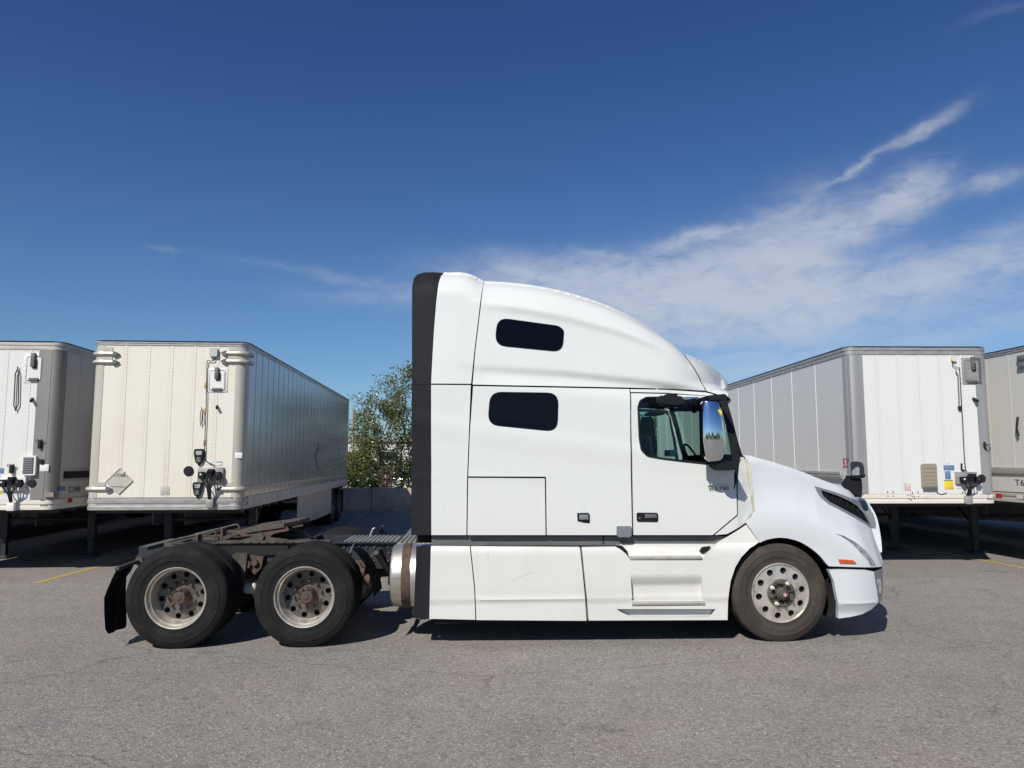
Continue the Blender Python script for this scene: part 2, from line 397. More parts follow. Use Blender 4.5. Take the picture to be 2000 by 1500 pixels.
def line(a, b, w=.10, name='parking_line'):
    (x0, y0), (x1, y1) = a, b; L = math.hypot(x1-x0, y1-y0); nx, ny = -(y1-y0)/L*w/2, (x1-x0)/L*w/2
    n = 40; rows = []
    for i in range(n+1):
        t = i/n; j = random.uniform(-.006, .006)
        rows.append([(x0+(x1-x0)*t+nx*(1+j*10), y0+(y1-y0)*t+ny, .004), (x0+(x1-x0)*t-nx*(1-j*10), y0+(y1-y0)*t-ny, .004)])
    q = B(); q.grid(rows); q.obj(name, yline, smooth=False, recalc=True, kind='structure')
def ext(p0, p1, yend):
    (x0, y0), (x1, y1) = p0, p1; t = (yend-y0)/(y1-y0); return (x0, y0), (x0+(x1-x0)*t, yend)
line(*ext(G(66, 1140), G(168, 1113), 17.2)); line(*ext(G(650, 1045), G(713, 1003), 26.8)); line(*ext(G(2075, 1124), G(1935, 1097.5), 27))
line(*ext(G(520, 1100), G(575, 1068), 16), w=.1); line((-11.2, 11.5), (-13.2, 27)); line((13.6, 12), (14.0, 27))

# ------------------------------------------------------------------ the tractor
TF = Frame(0, 7.90, rad(2.6)); WD = 2.46
truck = empty('semi_truck', (0, 7.90, 0), rad(2.6), label='white sleeper-cab semi tractor without a trailer, filling the middle of the yard', cat='truck')
def P(px, py, y=0): return TF.at(px, py, y)
def P3(px, py, y=0): return TF.at3(px, py, y)
def PL(pts, S):
    """pixels of the outline -> (x,z) on the surface S"""
    out = []
    for px, py in pts:
        y = .1
        for _ in range(12):
            x, z = TF.at(px, py, y); y = .5*y + .5*S(x, z)
        out.append(TF.at(px, py, y))
    return out
def cl(v, a=0., b=1.): return max(a, min(b, v))
def sst(v, a, b): t = cl((v-a)/(b-a)); return t*t*(3-2*t)
top_px = smooth_curve([(800,528),(868,532),(900,532),(922,537),(945,548),(985,551),(1040,557),(1100,569),(1160,587),(1220,612),(1270,641),(1310,668),(1335,690)], 6) \
       + smooth_curve([(1340,692),(1375,707),(1395,721),(1410,742),(1422,768)], 4) + [(1440, 820)]
topc = [P(a, b, .36) for a, b in top_px]; TX = [p[0] for p in topc]; TZ = [p[1] for p in topc]
zb = P(1000, 752, .06)[1]; xa = P(1290, 700, .1)[0]; xv = P(1422, 768, .5)[0]
cr1 = [P(a, b, .12) for a, b in ((840,705),(930,716),(1100,727),(1250,743),(1385,760),(1425,768))]
cr2 = [P(a, b, .2) for a, b in ((900,590),(1000,600),(1100,618),(1200,645),(1330,692),(1425,760))]
cr3 = [P(a, b, .04) for a, b in ((800,815),(930,838),(1150,868),(1232,880),(1480,925))]
cr4 = [P(a, b, .03) for a, b in ((800,930),(912,932),(1240,935),(1480,945))]
def lut(c, x): return float(np.interp(x, [p[0] for p in c], [p[1] for p in c]))
xr0_ = P(885, 700, .1)[0]
def S_cab(x, z):
    zt = float(np.interp(x, TX, TZ)); y = .03 + .045*cl((z-1.3)/1.4)
    y += .10*max(0, z-zb)
    y += .52*cl((x-xa)/(xv-xa))**2.4*cl((z-zb+.10)/.15)
    r = .30 if x < xa else .30 - .12*cl((x-xa)/(xv-xa))
    t = cl((z-(zt-r))/r, 0, .95); y += r*(1-math.sqrt(1-t*t))
    d = z - lut(cr1, x); k = (cl((x+.9)/2.6)*.030 + .012)*cl((x-xr0_)/.35)
    if d < .03: y += k*(sst(d, .02, -.06) if d > -.06 else sst(d, -.26, -.06))
    y -= .022*math.exp(-((z-lut(cr2, x))/.05)**2)*cl((zt-z)/.2)*cl((2.05-x)/.5)*cl((x-xr0_-.15)/.5)
    y += -.010*sst(z, lut(cr3, x)+.12, lut(cr3, x))*sst(z, lut(cr3, x)-.25, lut(cr3, x))
    y -= .006*math.exp(-((z-lut(cr4, x))/.012)**2)
    return y
def S_ext(x, z): return S_cab(x, z) + .015
def panels(name, px, S, mat, holes=(), step=.04, rim=.03, lift=0, far=True, parent=truck, near_name=None, rnd=0, tuck=0, **kw):
    ol = PL(px, S); hs = [PL(h, S) for h in holes]
    if rnd: ol = rounded(ol, rnd); 
    o = panel_bm(ol, S, hs, step, rim, lift, tuck=tuck).obj(name, mat, parent, **kw)
    if far: panel_bm(ol, S, hs, step*1.6, rim, lift, mirror=WD, tuck=tuck).obj(name, mat, truck if far is True else far)
    return o, ol, hs
def bridge(sil, S, bul, name, mat, n=14, parent=truck, names=None, yoff=0, pw=.62, **kw):
    """surface from the near silhouette across to the far one, bulged outwards along the curve normal"""
    rows = []; m = len(sil)
    for i, (x, z) in enumerate(sil):
        a = np.array(sil[max(i-1, 0)]); b = np.array(sil[min(i+1, m-1)]); t = (b-a)/max(np.linalg.norm(b-a), 1e-9); nr = (-t[1], t[0])
        y0 = S(x, z)+yoff; k = bul[i] if hasattr(bul, '__len__') else bul
        y0 += .014; z -= .011
        rows.append([(x + nr[0]*k*(1-(1-2*s)**2)**pw, y0+(WD-2*y0)*s, z + nr[1]*k*(1-(1-2*s)**2)**pw) for s in [(1-math.cos(math.pi*j/n))/2 for j in range(n+1)]])
    return B().grid(rows).obj(name, mat, parent, ang=60, recalc=True, **kw)

belt = [(1378,763),(1300,759),(1232,757),(1080,754),(923,751)]
front_seam = [(1340,699),(1352,716),(1366,740)]
topA = [p for p in top_px if 946 <= p[0] <= 1336]
roof, rol, _ = panels('roof_fairing', [(923,751),(928,690),(934,640),(940,590),(945.3,548.6)] + topA + [(1335.8,691)] + front_seam + belt[:-1], S_cab, paint, step=.03, tuck=.022)
silA = PL([(942,549.5)] + topA, S_cab); bridge(silA, S_cab, .045, 'roof_crown', paint)
topB = [p for p in top_px if 868 <= p[0] <= 944] + [(944.8, 548.5)]
panels('roof_end_fairing', [(842,749),(845,690),(848,640),(852,590),(857,552),(862,538)] + topB + [(938,590),(932,640),(926,690),(920,749.5)], S_cab, paint, step=.03, tuck=.022)
bridge(PL([(863,534)] + topB, S_cab), S_cab, .05, 'roof_crown', paint)
topV = [p for p in top_px if 1338 <= p[0] <= 1423]
panels('sun_visor', [(1380,763.5),(1368,740),(1354,716),(1342,700),(1337.5,691.5)] + topV + [(1422,774),(1413,775),(1398,769)], S_cab, paint, step=.025, rim=.05, tuck=.03)
silV = PL(topV + [(1423,774)], S_cab); bridge(silV, S_cab, [.05+.16*i/len(silV) for i in range(len(silV))], 'sun_visor', paint)
# black rear trim of the roof and the sleeper sides
def S_blk(x, z): return S_cab(x, z) + .022 + .05*sst(x, P(845, 700)[0], P(806, 700)[0])
panels('rubber_edge_trim', [(804.5,750.5),(805,560),(808,545),(815,536),(828,532),(845,531.5),(866,533),(858,545),(852,575),(848,620),(845,680),(841,750.5)], S_blk, black)
bridge(PL([(806,552),(808,545),(815,536),(828,532),(845,531.5),(866,533)], S_blk), S_blk, .03, 'rubber_edge_trim', black)
panels('rubber_edge_trim', [(804,751),(840.5,751),(842,1045),(803,1045)], S_blk, black)
panels('side_extender', [(842,751.5),(919.5,752),(915.5,850),(912,940),(910.8,1045),(842.5,1045)], S_ext, paint, step=.05)
slp, sol, _ = panels('sleeper_side_panel', [(924,754),(1080,757),(1229.5,760),(1230.5,830),(1232,930),(1234.5,1045),(1068,1045),(1066.5,931),(914.5,930.3),(917.5,850)], S_cab, paint, step=.05)
panels('locker_door', [(914.3,933.3),(1064,934.3),(1065.5,1045),(913,1045)], S_cab, paint, step=.05, lift=.002)
def outline_strip(pts, r, name, mat, parent, S=None, closed=True):
    p3 = [(x, (S or S_cab)(x, z) - .002, z) for x, z in pts]
    if closed: p3 += p3[:2]
    return B().tube(p3, r, 6, cap=not closed).obj(name, mat, parent)
for px in ([(972,621),(1090,637),(1101,645),(1098,687),(967,674)], [(958,766),(1090,768),(1088,842.5),(953,829)]):
    pr = roof if px[0][1] < 700 else slp
    ol = rounded(PL(px, S_cab), .12, 5)
    panel_bm(ol, S_cab, (), .05, .01, .007).obj('sleeper_window', bglass, pr)
    outline_strip(ol, .006, 'window_seal', black, pr)
    panel_bm(ol, S_cab, (), .08, .01, .007, mirror=WD).obj('sleeper_window', bglass, pr)
# door with its window opening
hole = [(1246.5,795),(1250,783),(1262,776.5),(1300,776),(1398,781.5),(1410,790),(1424,850),(1433,906),(1425,910.5),(1395,907),(1330,900),(1290,895),(1264,890),(1253,879),(1249,855)]
hole_s = rounded([tuple(p) for p in hole], 3, 2)
dpx = [(1232.5,768),(1300,769.5),(1380,773.5),(1403,776),(1412,790),(1430,850),(1438.5,898),(1438,930),(1439.5,1005),(1392,1045),(1237.5,1045),(1235.5,930),(1233.5,830)]
door, dol, dh = panels('cab_door', dpx, S_cab, paint, holes=[hole_s], step=.045, rim=.04)
panels('door_header', [(1231.5,760),(1300,761.5),(1378,766.5),(1392,770),(1396,773.5),(1300,767),(1232,765.5)], S_cab, paint, step=.04)
fdoor = [o for o in truck.children if o.name.startswith('cab_door.')][0]
def S_gl(x, z): return S_cab(x, z) + .014
panel_bm(dh[0], S_gl, (), .08, 0).obj('window_glass', winglass, door, smooth=False)
panel_bm(dh[0], S_gl, (), .08, 0, mirror=WD).obj('window_glass', winglass, fdoor, smooth=False)
outline_strip(dh[0], .011, 'window_seal', black, door)
# pillar trim and black mirror triangle at the front of the window
panel_bm(PL([(1392,772),(1414,775),(1424,800),(1441,868),(1445,893),(1441,905),(1440,925),(1436,950),(1433.5,958),(1434,908),(1430,880),(1420,830),(1409,790)], S_cab), lambda x, z: S_cab(x, z)-.004, (), .03, .05).obj('pillar_trim', black, truck)
# windshield and its surround
wsl = PL([(1409,776),(1415,790),(1424,820),(1434,860),(1444,893)], lambda x, z: .16)
S_ws = lambda x, z: .16
bridge(wsl[::-1], S_ws, -.22, 'windshield', wsglass)
for yy in (.145, WD-.145): B().tube([(x, yy, z) for x, z in wsl], .032, 6).obj('pillar', black, truck)
wt, wb_ = wsl[0], wsl[-1]
for (x, z), r in ((wt, .03), (wb_, .035)):
    B().tube([(x + .22*(1-(1-2*s)**2)**.8, .14+(WD-.28)*s, z) for s in [i/12 for i in range(13)]], r, 6).obj('windshield_surround', black, truck)
# cowl, seal
def S_cow(x, z): return S_cab(x, z) + .01 + .10*cl((x-2.42)/.3)
panels('cowl_panel', [(1441.5,932),(1445,893),(1453,893),(1459,925),(1466,965),(1469.5,1003),(1463,1014),(1455,1022),(1420,1043),(1396,1045),(1442,1006.5)], S_cow, paint, step=.03)
panels('hood_seal', [(1453,896),(1462,896),(1468,930),(1475,975),(1476.5,1001),(1470,1006),(1468.5,975),(1461,930)], lambda x, z: S_cow(x, z)-.01, cream, step=.03)
def S_band(x, z): return .10
panels('lower_trim_band', [(843,1047),(1418,1047.5),(1398,1062),(1372,1065.5),(843,1065.5)], S_band, band, step=.1)
B().box(P(1180, 1050)[0], P(1182.5, 1050)[0], .094, .11, P(1100,1065)[1], P(1100,1047)[1]).obj('trim_joint', seam, truck)
B().prism(rounded(PL([(1204,1027.5),(1232.5,1027.5),(1232.5,1047),(1228,1049),(1208,1049),(1204,1045)], S_cab), .012), S_cab(1.2,1.2)-.02, .06).obj('hinge_cover', hgrey, truck)
# door handle, sleeper latch, badge
q = PL([(1243,1001),(1285,1001.5),(1285.5,1019.5),(1243.5,1019)], S_cab); y_ = S_cab(*q[0])
h1 = B().prism(rounded(q, .022), y_-.008, y_+.02).obj('door_handle', black, door)
q2 = PL([(1259,1004),(1282,1004.5),(1282,1013),(1259,1012)], S_cab); b = B(); b.box(q2[0][0], q2[1][0], y_-.022, y_-.006, q2[3][1], q2[0][1], .005)
b.lathe([(0, .011), (.006, .011)], (P(1250,1012)[0], y_-.016, P(1250,1012)[1]), 'y', 12); b.obj('door_handle', band, door)
q = PL([(1127,1002),(1149,1001.5),(1152,1005),(1152,1022),(1141,1021),(1128,1018)], S_cab); y_ = S_cab(*q[0])
B().prism(rounded(q, .01), y_-.006, y_+.02).obj('latch_surround', black, slp)
q = PL([(1131,1005),(1149,1004.5),(1149,1014),(1131,1015)], S_cab); B().box(q[0][0], q[1][0], y_-.016, y_-.004, q[3][1], q[0][1], .006).obj('latch', hgrey, slp)
x, z = P(1392.5, 953.5, .05); yb = S_cab(x, z)
text('lettering', 'VNL', .062, ink, door, (x-.004, yb-.013, z-.006), (math.pi/2, 0, 0), width=.105)
x2, z2 = P(1412, 953, .05); text('lettering', '760', .05, ink, door, (x2+.005, yb-.013, z2-.004), (math.pi/2, 0, 0), width=.10)
x0, zz = P(1382, 948.2, .05); x1, _ = P(1424, 948.2, .05); B().box(x0, x1, yb-.014, yb, zz-.004, zz+.004).obj('badge_bar', chrome, door)

# ---- hood with the fender
hood_top = smooth_curve([(1446,889),(1456,888.5),(1468,891),(1510,902.5),(1564,920.5),(1600,935),(1648,953),(1675,967),(1690,976),(1703,992),(1713.5,1014),(1720.5,1050),(1723.5,1085),(1724,1106)], 4)
htc = [P(a, b, .45) for a, b in hood_top]
HX = [p[0] for p in htc if p[0] < P(1708,1000,.45)[0]]; HZ_ = [p[1] for p in htc][:len(HX)]; HZ_ = [z+.005 for z in HZ_]
FX = sorted([(P(b[0], b[1], .42)[1], P(b[0], b[1], .42)[0]) for b in hood_top if b[0] > 1700])
xfz = [f[0] for f in FX]; xfx = [f[1] for f in FX]
zfc = [P(a, b, .05) for a, b in ((1440,1030),(1475,1012),(1510,1007),(1555,1011),(1600,1024),(1632,1042),(1690,1075),(1715,1100),(1740,1120))]
def S_hood(x, z):
    zt = float(np.interp(x, HX, HZ_)); zf = lut(zfc, x); y = .02
    kr = .12+.88*cl((x-P(1455,950)[0])/(P(1715,950)[0]-P(1455,950)[0]))**.75
    y += (.11*sst(z, zf-.08, zf+.36) + .22*cl((z-zf-.05)/.95))*kr
    y += .012*sst(z, zf-.10, zf-.30)
    y += .04*sst(x, P(1500,980)[0], P(1700,980)[0])*cl((z-zf)/.4)
    xf = float(np.interp(z, xfz, xfx)); R = .50; u = cl((x-(xf-R))/R, 0, .995); y += .42*(1-math.sqrt(1-u*u))
    r = .10; t = cl((z-(zt-r))/r, 0, .95); y += r*(1-math.sqrt(1-t*t))
    return y
arch = [(1484.5,1060),(1498,1054),(1525,1050),(1555,1055.5),(1579,1067.5),(1600,1084),(1615,1102),(1620,1106)]
hpx = [(1457.5,1021),(1468,1012),(1475.5,1000),(1472,955),(1468,925),(1463.5,905)] + hood_top[2:] + [(1712,1107.5),(1690,1108),(1655,1107)] + smooth_curve(arch, 3)[::-1]
vent = [(1592,950),(1600,952),(1636,963),(1660,972.5),(1672,976),(1686,978),(1696,988),(1704,1003),(1709,1022),(1709,1031.5),(1702,1031.5),(1660,1006),(1618,984),(1604,972),(1597,961)]
lamp = [(1631.5,1042),(1648,1046.5),(1672,1060),(1690,1075),(1702,1090),(1712,1106),(1701,1107.5),(1696,1099),(1686,1086.5),(1674,1072),(1657,1057.5),(1641,1046.5)]
hood, hol, hh = panels('hood', hpx, S_hood, hoodp, holes=[vent, lamp], step=.022, rim=.04, tuck=.0)
silH = PL(hood_top[1:], S_hood); nb = len(silH)
bridge(silH, S_hood, [.03 + .10*sst(i, nb*.7, nb) for i in range(nb)], 'hood_top', hoodp, n=20)
# grey frame, mesh and slats of the hood vent
S_v = lambda x, z: S_hood(x, z) + .035
vo = PL(vent, S_hood)
panel_bm(vo, S_v, (), .03, 0).obj('vent_mesh', seam, hood)
def inset(poly, f):
    c = np.mean(np.array(poly), 0); return [tuple(c + (np.array(p)-c)*f) for p in poly]
vin = PL([(1603,957),(1636,968),(1660,979),(1675,989),(1686,1001),(1693,1013),(1700,1026),(1660,1001),(1620,980),(1608,969)], S_hood)
panel_bm(inset(vo, 1.02), S_hood, [vin], .03, .03, .003).obj('vent_frame', hgrey, hood)
for k in range(7):
    f = (k+.6)/7.3; A = np.array(vin[0])*(1-f)+np.array(vin[9-3])*f; 
    a = (vin[0][0]+(vin[6][0]-vin[0][0])*f*.98, 0); xx = a[0]
    zs_ = [z for z in np.linspace(1.0, 2.0, 240) if inside(np.array([[xx, z]]), vin)[0]]
    if zs_:
        b = B(); b.tube([(xx-.03, S_v(xx, min(zs_))-.01, min(zs_)), (xx+.02, S_v(xx, max(zs_))-.01, max(zs_))], .006, 5); b.obj('vent_slat', black, hood)
for k in range(6):
    f = (k+.5)/6; L = []
    for xx in np.linspace(vin[0][0]+.02, vin[6][0]-.02, 30):
        zs_ = [z for z in np.linspace(1.0, 2.0, 240) if inside(np.array([[xx, z]]), vin)[0]]
        if len(zs_) > 2: zc = min(zs_)*(1-f)+max(zs_)*f; L.append((xx, S_v(xx, zc)-.014, zc))
    if len(L) > 3: B().tube(L, .004, 5).obj('vent_slat', black, hood)
# headlight strip
lo_ = PL(lamp, S_hood); panel_bm(lo_, lambda x, z: S_hood(x, z)+.012, (), .02, 0).obj('headlight', lens, hood)
lin = PL([(1650,1049.5),(1672,1063),(1688,1077),(1700,1092),(1706,1104),(1700,1098),(1690,1083),(1678,1068)], S_hood)
panel_bm(lin, lambda x, z: S_hood(x, z)+.006, (), .02, .01).obj('headlight_lens', chrome, hood)
q = PL([(1637,1092),(1666,1094),(1672,1100.5),(1639.5,1100)], S_hood); panel_bm(q, S_hood, (), .02, .01, .012).obj('marker_light', amber, hood)
# top crease line
# bumper
bpx = [(1618.5,1113),(1640,1112),(1690,1113),(1707,1116.5),(1709.5,1135),(1713,1155),(1716,1177),(1702,1190.5),(1684,1199.5),(1660,1205),(1638,1208),(1637.5,1195),(1634.5,1165),(1628.5,1135)]
xbf = P(1724, 1140, .5)[0]
def S_bump(x, z):
    R = .62; u = cl((x-(xbf-R+.02))/R, 0, .99); y = .03 + .50*(1-math.sqrt(1-u*u))
    y += .05*sst(z, .42, .27) - .006*math.exp(-((z-P(1660,1180)[1])/.012)**2)
    return y
bump_, bol, _ = panels('bumper', bpx, S_bump, hoodp, step=.025, rim=.06)
cpx = [(1708,1116.5),(1716,1113),(1723.5,1110.5),(1724.5,1130),(1724,1160),(1722.5,1172),(1717.5,1177),(1714,1155),(1710,1133)]
cor, col_, _ = panels('bumper_corner', cpx, S_bump, hgrey, step=.02, rim=.04)
fl = PL([(1712,1132),(1719,1130),(1721,1145),(1720,1160),(1716,1158)], S_bump); panel_bm(fl, S_bump, (), .015, .01, .01).obj('fog_lamp', lens, bump_)
sb = PL([(1723.5,1110.5),(1724.5,1130),(1724,1160),(1722.5,1172),(1716,1180),(1702,1190.5),(1684,1199.5)], S_bump)
bridge(sb[::-1], S_bump, [-.02-.12*sst(i, 0, 5) for i in range(len(sb))], 'bumper_front', hoodp, n=16)
panels('bumper_gap', [(1620,1104),(1655,1104.5),(1700,1105),(1722,1103),(1723,1113),(1707,1120),(1690,1117),(1620,1116)], lambda x, z: S_bump(x, z)+.05, seam, step=.04)

# ---- lower fairings
z1145 = P(1000, 1146)[1]; z1172 = P(1000, 1173)[1]; ztop = P(1000, 1066)[1]; zbot = P(1000, 1212)[1]
def S_sk(x, z):
    y = .0 + .045*(1-math.sqrt(1-cl((z-(ztop-.10))/.10, 0, .98)**2))
    y += .014*sst(z, z1172+.02, z1172-.02) + .010*cl((z1145-z)/.3)*cl((z-z1172)/.05)
    y -= .007*math.exp(-((z-z1172-.01)/.014)**2)
    y += .004*math.exp(-((z-z1145)/.005)**2)
    return y
panels('side_skirt', [(842,1066.5),(917.5,1067),(922,1110),(926,1150),(928.5,1210.5),(838.5,1208.5)], S_sk, paint_low, step=.03)
panels('side_skirt', [(919.5,1067),(1132,1068.5),(1137,1110),(1143,1170),(1145.5,1212.5),(930.5,1211),(928,1150),(924,1110)], S_sk, paint_low, step=.03)
panels('skirt_edge', [(1133.5,1070),(1136.5,1072),(1146.5,1170),(1150,1206),(1145,1212),(1145,1172)], lambda x, z: S_sk(x, z)+.02, band, step=.03)
panels('skirt_edge_trim', [(813,1067),(841,1067),(839,1208.5),(808,1207.5)], lambda x, z: .035, black, step=.06)
# step fairing with openings for the steps
stp = [(1136.5,1069),(1203,1068),(1212,1073),(1223,1082),(1231,1094.5),(1372,1094.5),(1378,1083),(1396,1066.5),(1430,1043),(1462.5,1022.5),(1480,1047),(1485,1058),(1464,1071),(1448,1088),(1436,1108),(1427,1135),(1423,1165),(1421,1211),(1150,1212),(1147,1172),(1140.5,1110)]
low_hole = [(1231.5,1122),(1371,1122),(1373.5,1173),(1234.5,1173)]
scoop = [(1204,1189.5),(1398,1189.5),(1394,1200),(1388,1205.5),(1240,1205.5),(1226,1202),(1213,1196)]
S_stp = lambda x, z: S_sk(x, z) if z < ztop else .045 + .1*(z-ztop)
fair, _, _ = panels('step_fairing', stp, S_stp, paint_low, holes=[low_hole, scoop], step=.03, rim=.05)
S_rise = lambda x, z: .20 + .25*cl((z-P(1300,1092)[1])/.5)
panel_bm(PL([(1203,1062),(1396,1062),(1380,1087),(1228,1087)], lambda x, z: .10), lambda x, z: .025+.075*sst(z, P(1300,1090)[1], P(1300,1068)[1]), (), .03, .02).obj('step_riser', paint_low, fair)
panel_bm(PL([(1228,1119),(1378,1119),(1380,1178),(1230,1178)], lambda x, z: .03), lambda x, z: S_sk(x, z)+.055*sst(z, P(1300,1122)[1], P(1300,1150)[1]), (), .02, .02).obj('step_riser', paint_low, fair)
panel_bm(PL([(1195,1184),(1410,1184),(1410,1211),(1195,1211)], lambda x, z: .085), lambda x, z: .085, (), .08, .0).obj('scoop_back', paint_low, fair)
zu = P(1300, 1087)[1]; xa_, xb_ = P(1230, 1090)[0], P(1371, 1090)[0]
def tread(x0, x1, zt_, nm='step_tread', hh=.032, depth=.20):
    t = B().box(x0, x1, -.004, depth, zt_-hh, zt_, .004, 1).obj(nm, whm, fair)
    b = B(); n = 27
    for k in range(n):
        x = x0 + .02 + (x1-x0-.04)*k/(n-1)
        b.prism([(x-.010, 0), (x+.004, 0), (x+.012, .05), (x-.002, .05)], zt_, zt_+.006, 'z')
        b.prism([(x-.002, .06), (x+.012, .06), (x+.020, .11), (x+.006, .11)], zt_, zt_+.006, 'z')
    b.obj('tread_teeth', deckm, t)
    B().box(x0+.005, x1-.005, -.008, -.003, zt_-hh*.62, zt_-hh*.5).obj('tread_lip', deckm, t)
    return t
whm = M('tread_metal', (.55, .54, .50), .42, .35, layers=[((.3,.27,.22), 10, (1,1,1), .45, .8, .6)])
tread(xa_, xb_, zu, depth=.09)
tread(P(1234,1178)[0], P(1377,1178)[0], P(1300,1175.5)[1], depth=.12)
for px in ([(1206,1066.5),(1215,1065.5),(1226,1077),(1226,1083),(1219,1079)], [(1367,1077),(1373,1069),(1389,1067),(1383,1074),(1371,1081)]):
    q = PL(px, lambda x, z: .03); B().prism(rounded(q, .012), .022, .07).obj('step_vent', black, fair)
# black rail along the bottom of the skirts
B().box(P(850,1212,.1)[0], P(1420,1212,.1)[0], .06, .09, zbot-.035, zbot+.01).obj('skirt_bottom_rail', black, truck)

# ---- inside: cores that close the body
zf_, zc_ = P(1000, 1064)[1], P(1000, 1050)[1]
x_b, x_d, x_f = P(806, 900)[0]+.02, P(1236, 900)[0], P(1436, 900)[0]
slc = B(); slc.box(P(850,900)[0], x_d-.05, .13, WD-.13, zf_-.15, zb)
slc.obj('sleeper_box', seam, truck, smooth=False)
rc = [(P(850,700)[0], zb), (P(850,700)[0], TZ[3]-.35)] + [(x, z-.32) for x, z in zip(TX, TZ) if P(870,600)[0] < x < P(1290,700)[0]] + [(P(1300,740)[0], zb)]
B().prism(rc, .42, WD-.42).obj('roof_box', seam, truck, smooth=False)
B().box(P(806,900)[0]+.03, P(850,900)[0], .24, .28, zf_, zb+.8).obj('extender_back', seam, truck)
B().box(P(806,900)[0]+.03, P(850,900)[0], WD-.28, WD-.24, zf_, zb+.8).obj('extender_back', seam, truck)
zfl = P(1300, 1040)[1]
b = B(); b.box(x_d-.05, P(1455,1000)[0], .12, WD-.12, zf_-.05, zfl); b.obj('cab_floor', seam, truck, smooth=False)
b = B(); b.box(P(1425,930,.3)[0], P(1462,930,.3)[0], .13, WD-.13, zfl, P(1430,903,.3)[1]); b.obj('dashboard', inner, truck)
b = B(); b.box(x_d-.03, P(1400,760)[0], .16, WD-.16, P(1300,772,.2)[1], P(1300,762,.2)[1]); b.obj('cab_headliner', inner, truck)
for yy in (.10, WD-.14): B().box(x_d, P(1430,930)[0], yy, yy+.04, zfl, P(1300,915,.1)[1]).obj('door_lining', inner, truck)
# seats
for k, yy in enumerate((.32, 1.55)):
    xs_ = P(1262, 900, .5)[0]; zs_ = zfl+.42
    s = B().box(xs_, xs_+.50, yy, yy+.52, zs_, zs_+.14, .05, 3).obj('seat', leath, truck)
    b = B(); b.prism(rounded([(xs_-.04, zs_+.1), (xs_+.12, zs_+.1), (xs_+.02, zs_+.62), (xs_-.12, zs_+.62)], .05), yy+.02, yy+.50); b.obj('seat_back', leath, s, recalc=True)
    B().lathe([(zfl, .14), (zfl+.42, .1)], (xs_+.25, yy+.26, 0), 'z', 12).obj('seat_pedestal', black, s)
cx, cz = P(1350, 893, 1.9)
b = B(); b.tube([(cx+.05*math.cos(t)*0-.10*math.sin(t), 1.82+.2*math.cos(t), cz-.02+.19*math.sin(t)) for t in [2*math.pi*i/24 for i in range(25)]], .014, 6)
b.tube([(cx, 1.62, cz-.02), (cx, 2.02, cz-.02)], .012); b.tube([(cx, 1.82, cz), (cx+.3, 1.82, cz-.25)], .03); b.obj('steering_wheel', black, truck)
x, z = P(1303, 882, 1.2); B().box(x, x+.1, 1.1, 1.35, z-.06, z+.02, .01).obj('paper', paper, truck)
x, z = P(1358, 793, 1.0); B().box(x-.01, x+.02, 1.0, 1.12, z-.08, z+.03, .01).obj('dash_camera', black, truck)
# engine bay and hood core
B().box(P(1466,950,.5)[0], P(1690,1000,.5)[0], .62, WD-.62, .45, P(1680,985,.6)[1]-.12).obj('engine_block', seam, truck, smooth=False)

